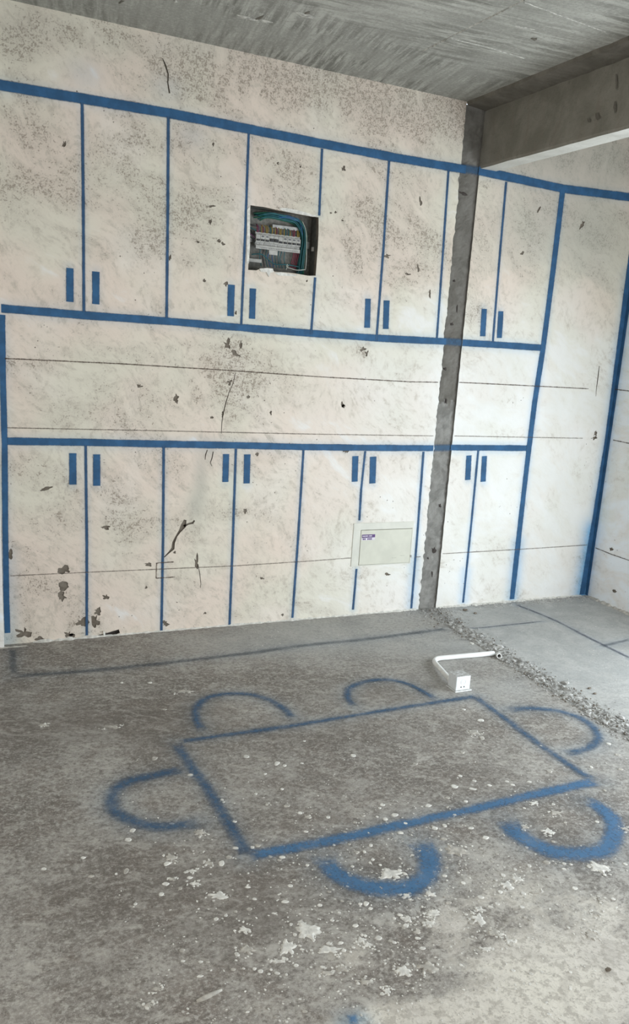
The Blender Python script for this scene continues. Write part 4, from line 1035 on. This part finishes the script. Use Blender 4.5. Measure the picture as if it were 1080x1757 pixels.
# terminal bars
p0 = bw(480, 400, .075); p1 = bw(660, 350, .075)
kid(box('terminal_bar', (bx0 + .09, .07, bz1 + .028), (bx1 - .004, .082, bz1 + .044), M_METAL))
kid(box('terminal_bar', (sx0 + .006, .07, bw(180, 715, .075).z), (bw(292, 700, .075).x, .084, bw(180, 680, .075).z), M_WHITE))
def wire(name, pts, r, m): return kid(tube(name, spline(pts, 5), r, m, None, 6))
rr = random.Random(5)
cols = [M_PURP, M_RED, M_YEL, M_YEL, M_RED, M_YEL, M_TEAL, M_YEL, M_RED, M_YEL]
for i in range(NB):     # wire tails dropping into the breakers
    x = bx0 + (i + .5) * wbk
    for k in (-1, 1):
        wire('wire', [(x + k * .004 + rr.uniform(-.01, .01), .078, bz1 + .036), (x + k * .004, .064, bz1 + .020 + rr.uniform(-.004, .006)), (x + k * .003, .062, bz1 - .002)], .0022, cols[i] if k > 0 else rr.choice(cols))
ztop = hz1 - .028
for i in range(20):      # bundle along the top, bending down the right side to the bottom
    dz = rr.uniform(-.016, .012); dy = rr.uniform(-.022, .022); dx = rr.uniform(-.012, .012)
    xr = bw(725, 500, .06).x + dx
    m = rr.choice([M_GREEN, M_GREEN, M_GREEN, M_TEAL, M_TEAL])
    wire('wire', [(sx0 + .03 + rr.uniform(0, .06), .075 + dy, ztop + dz - rr.uniform(0, .012)), (sx0 + .12, .06 + dy, ztop + dz + .004), (sx0 + .22, .06 + dy, ztop + dz - .002), (xr - .035, .06 + dy, ztop + dz - .014), (xr - .004, .06 + dy, ztop - .055 + dz), (xr + .003, .06 + dy, bz1 - .02), (xr, .065 + dy, bz0 - .01), (xr - .003, .07 + dy, hz0 + .045), (xr + rr.uniform(-.012, .01), .07, hz0 + .012)], rr.uniform(.0024, .0034), m)
for i in range(5):
    dz = rr.uniform(-.006, .008)
    wire('wire', [(bw(460, 280, .05).x, .06, ztop + dz - .004), (bw(540, 280, .05).x, .045, ztop + dz + .002), (bw(620, 285, .05).x, .045, ztop + dz - .003), (bw(690, 310, .05).x, .05, ztop - .014 + dz), (bw(725, 380, .05).x, .055, bz1 + .01)], .0028, M_BLUEW)
for i in range(9):       # tails under the breakers
    x = bx0 + .03 + i * .016
    wire('wire', [(x, .064, bz0 - .002), (x + .001, .07, bz0 - .02), (x + rr.uniform(-.004, .004), .078, bz0 - .05), (x + .012, .075, hz0 + .03)], .0021, rr.choice([M_TEAL, M_BLACK, M_TEAL, M_BLUEW]))
for i in range(4):
    x = bx1 - .03 + i * .009
    wire('wire', [(x, .064, bz0 - .002), (x + .002, .07, bz0 - .02), (x, .08, bz0 - .05), (x - .01, .08, hz0 + .03)], .0022, rr.choice([M_RED, M_RED, M_GREEN]))
for i in range(5):
    z = bw(230, 330 + i * 32, .07).z
    wire('wire', [(sx0 + .006, .08, z), (sx0 + .03, .066, z - .004), (bx0 + .006, .066, z - .008 - .006 * i)], .0022, [M_BLACK, M_TEAL, M_BLACK, M_PURP, M_BLACK][i])
wire('wire', [bw(560, 740, .05), bw(555, 770, .045), bw(600, 785, .04), bw(650, 800, .035), bw(700, 800, .03), bw(745, 795, .03)], .0024, M_CORD)
wire('wire', [bw(570, 750, .05), bw(548, 795, .045)], .0022, M_CORD)
wire('wire', [bw(715, 300, .035), bw(745, 370, .03), bw(757, 450, .028), bw(758, 560, .028), bw(757, 680, .028), bw(748, 790, .03)], .0019, M_CORD)
wire('wire', [bw(190, 640, .07), bw(300, 640, .06), bw(420, 735, .055), bw(560, 745, .05), bw(690, 770, .055)], .0026, M_TEAL)
p = bw(782, 580, .05)
lug = kid(box('screw_lug', (sx1 - .012, .048, p.z - .010), (sx1 - .002, .062, p.z + .010), M_WHITE))
# torn plaster round the opening
def flake(pts, mat, th=.004):
    q = [on_wall(*p) for p in pts]; bm = bmesh.new()
    f = [bm.verts.new((p.x, -th, p.z)) for p in q]; b = [bm.verts.new((p.x, .004, p.z)) for p in q]
    bm.faces.new(f)
    for i in range(len(q)): bm.faces.new((f[i], f[(i + 1) % len(q)], b[(i + 1) % len(q)], b[i]))
    from_bm('plaster_flake', bm, mat, wall)
flake([(445, 461), (458, 460), (468, 461), (469, 467), (464, 468), (461, 475), (457, 467), (447, 466)], M_SPLAT, .006)
flake([(470, 468), (482, 467), (498, 470), (508, 472), (508, 474), (480, 473)], M_SPLAT)
flake([(424, 360), (429, 354), (429, 420), (427, 452), (423, 452), (424, 400)], M_SPLAT, .003)
flake([(478, 357), (492, 357), (512, 361), (530, 366), (544, 371), (538, 372), (505, 366), (485, 362)], M_SPLAT, .003)

# ================================================================== LOW PANEL
M_PANEL = plain('cream_panel_plastic', (0.60, 0.595, 0.51), 0.5, .03, 12)
M_PANEL_F = plain('pale_panel_frame', (0.635, 0.63, 0.565), 0.5, .03, 12)
pq = [on_wall(*p) for p in panelhole]
x0 = (pq[0].x + pq[3].x) / 2; x1 = (pq[1].x + pq[2].x) / 2; z0 = (pq[2].z + pq[3].z) / 2; z1 = (pq[0].z + pq[1].z) / 2
x0 -= .003; x1 += .004; z0 -= .008; z1 += .004
pn = empty('access_panel', ((x0 + x1) / 2, 0, z0), 'cream plastic access panel with a purple sticker, low in the wall', 'panel')
ip = pn.location
def pk(o, p=None):
    o.parent = p or pn
    if p is None: o.matrix_parent_inverse = Matrix.Translation(-ip)
    return o
zt = on_wall(640, 909).z; zl = on_wall(618, 930).x
fr = bmesh.new()
add_box(fr, (x0, -.004, zt + .0015), (x1, .012, z1), .001)
add_box(fr, (x0, -.004, z0), (zl - .001, .012, zt + .0015), .001)
add_box(fr, (x1 - .008, -.004, z0), (x1, .012, zt + .0015), .001)
add_box(fr, (zl - .001, -.004, z0), (x1 - .008, .012, z0 + .006), .001)
add_box(fr, (x0 + .001, .006, z0 + .001), (x1 - .001, .02, z1 - .001))
pk(from_bm('frame', fr, M_PANEL_F))
dr = pk(box('door', (zl + .0005, -.0065, z0 + .008), (x1 - .010, .005, zt - .001), M_PANEL, None, .0015))
M_STK = plain('purple_print', (0.10, 0.045, 0.17), .5); M_STW = plain('sticker_white', (0.66, 0.62, 0.70), .5)
def pw(u, v): return on_wall(590 + u / 7.714, 880 + v / 7.714, -.0065)
a = pw(238, 365); b = pw(418, 282)
sk = box('sticker', (a.x, -.0069, a.z), (b.x, -.0064, b.z), M_STW, dr)
zb = pw(330, 326).z
box('sticker_band', (a.x, -.0072, zb), (b.x, -.0068, b.z), M_STK, sk)
tb = bmesh.new()
for i, wd in enumerate((.012, .009, .011, .006, .010, .008)):
    xx = a.x + .004 + i * .0105; add_box(tb, (xx, -.0075, (zb + b.z) / 2 - .003), (xx + wd * .8, -.0071, (zb + b.z) / 2 + .003))
from_bm('sticker_lettering', tb, M_STW, sk)
tb = bmesh.new()
for i in range(6):
    xx = a.x + .007 + i * .0095
    if i != 2: add_box(tb, (xx, -.0072, a.z + .002), (xx + .0075, -.0068, a.z + .0115))
for i in range(9):
    xx = a.x + .006 + i * .0066; add_box(tb, (xx, -.0072, a.z + .0145), (xx + .004, -.0068, a.z + .0175))
from_bm('sticker_print', tb, M_STK, sk)
tb = bmesh.new()
M_GP = bpy.data.materials['grey_print']
for (u, v, n_) in ((745, 566, 6), (640, 596, 5)):
    q = pw(u, v)
    for i in range(n_): add_box(tb, (q.x + i * .0055, -.0069, q.z - .0012), (q.x + i * .0055 + .0035, -.0064, q.z + .0012))
from_bm('corner_print', tb, plain('pale_print', (.42, .42, .36), .6), dr)['kind'] = 'stuff'
q = pw(893, 575)
box('latch', (q.x - .003, -.009, q.z - .006), (q.x + .003, -.006, q.z + .008), M_METAL, dr)

# ================================================================== FLOOR BOX AND CONDUIT
M_PVC = plain('white_plastic_pipe', (0.80, 0.80, 0.78), 0.4, .04, 30)
n = N('white_plastic_box')
sz = n.t.nodes.new('ShaderNodeSeparateXYZ'); n.t.links.new(n.geo.outputs['Normal'], sz.inputs[0])
dn = n.noise(n.pos, 70, 4, 0.7)
M_PVCB = n.done(n.mix(n.math('MULTIPLY', n.step(sz.outputs[2], 0.5, 0.9), n.step(dn, 0.35, 0.6, 0.45, 0.95)), n.mix(n.step(dn, 0.45, 0.7, 0, 0.35), (0.78, 0.80, 0.81), (0.60, 0.63, 0.66)), (0.33, 0.32, 0.30)), 0.5)
jb_c = on_floor(794.5, 1186)
yf = jb_c.y; xw0 = on_floor(780.5, 1187).x; xw1 = on_floor(808, 1184.5).x
bwid = xw1 - xw0 - .006; bx_0 = xw0 + .003; bx_1 = xw1 - .003
hgt = 0.072; dp = 0.072
jb = empty('junction_box', ((bx_0 + bx_1) / 2, yf + dp / 2, 0), 'small white plastic junction box with bent conduit standing on the concrete floor', 'junction box')
ij = jb.location
def jk(o, p=None):
    o.parent = p or jb
    if p is None: o.matrix_parent_inverse = Matrix.Translation(-ij)
    return o
bm = bmesh.new(); add_box(bm, (bx_0, yf + .003, .004), (bx_1, yf + dp, hgt), .003)
body = jk(from_bm('body', bm, M_PVCB))
bm = bmesh.new(); add_box(bm, (bx_0 - .006, yf - .006, 0.0), (bx_1 + .006, yf + dp + .004, .006), .0015)
jk(from_bm('base_flange', bm, M_PVCB))
for k in (-1, 1):
    tb = bmesh.new(); xx = (bx_0 + bx_1) / 2 + k * .008 - .002
    add_tube(tb, [(xx, yf + .0024, .020), (xx, yf + .004, .020)], .0032, 8)
    from_bm('screw_hole', tb, M_BLACK, body)
# raised rim and knock-out ring on the front, knock-out on top
def ring(name, c, ax, r, t, mat, parent):
    b = bmesh.new(); c = Vector(c); n = 18
    u, v = (Vector((1, 0, 0)), Vector((0, 0, 1))) if ax == 'y' else (Vector((1, 0, 0)), Vector((0, 1, 0)))
    pts = [c + (u * math.cos(2 * math.pi * k / n) + v * math.sin(2 * math.pi * k / n)) * r for k in range(n + 1)]
    add_tube(b, pts, t, 6, False)
    return from_bm(name, b, mat, parent, True)
ring('knockout_ring', ((bx_0 + bx_1) / 2, yf + .003, .044), 'y', .013, .0010, M_PVCB, body)
ring('knockout_ring', ((bx_0 + bx_1) / 2, yf + dp * .55, hgt), 'z', .014, .0012, M_PVCB, body)
R = .0125
pc = [Vector((bx_0 + .012, yf + dp - .002, .030)), Vector((bx_0 + .018, yf + dp + .05, .026))]
pe = on_floor(848, 1121, .014); pb = on_floor(749, 1136, .014)
corner = Vector((pb.x - .004, pe.y + 0.02, .0145))
c1 = corner.lerp(pc[0], .30); c2 = corner.lerp(pe, .16)
pts = [Vector((bx_0 + .014, yf + dp - .004, .026)), Vector((bx_0 + .014, yf + dp - .004, .026)).lerp(c1, .5)]
for k in range(9):
    t = k / 8; pts.append((1 - t) ** 2 * c1 + 2 * t * (1 - t) * corner + t * t * c2)
pts += [c2.lerp(pe, .5), pe]
jk(tube('conduit', pts, R, M_PVC, None, 14))
jk(tube('pipe_socket', [pts[0] + Vector((0, -.001, 0)), pts[0].lerp(pts[1], .22)], .0155, M_PVC, None, 14))
# open pipe stub sticking out of the rubble by the end of the conduit
q = on_floor(857, 1126, .014)
st = empty('pipe_stub', (q.x, q.y, 0), 'short open white pipe end with a dark bore, in the rubble beside the conduit', 'pipe')
iq = st.location.copy()
d = Vector((-.45, -.85, .25)).normalized(); c0 = Vector((q.x, q.y, .016))
b = bmesh.new(); n = 14
nx = d.cross(Vector((0, 0, 1))).normalized(); ny = nx.cross(d)
rings = []
for (dd, r_) in ((-.05, .0135), (.008, .0135), (.008, .0095), (-.03, .0095)):
    rings.append([b.verts.new(c0 + d * dd + (nx * math.cos(2 * math.pi * k / n) + ny * math.sin(2 * math.pi * k / n)) * r_) for k in range(n)])
for r1, r2 in zip(rings, rings[1:]):
    for k in range(n): b.faces.new((r1[k], r1[(k + 1) % n], r2[(k + 1) % n], r2[k]))
o = from_bm('pipe_wall', b, M_PVC, None, False); o.parent = st; o.matrix_parent_inverse = Matrix.Translation(-iq)
b = bmesh.new(); add_tube(b, [c0 - d * .03, c0 - d * .026], .0095, 14); o = from_bm('bore', b, M_BLACK); o.parent = st; o.matrix_parent_inverse = Matrix.Translation(-iq)
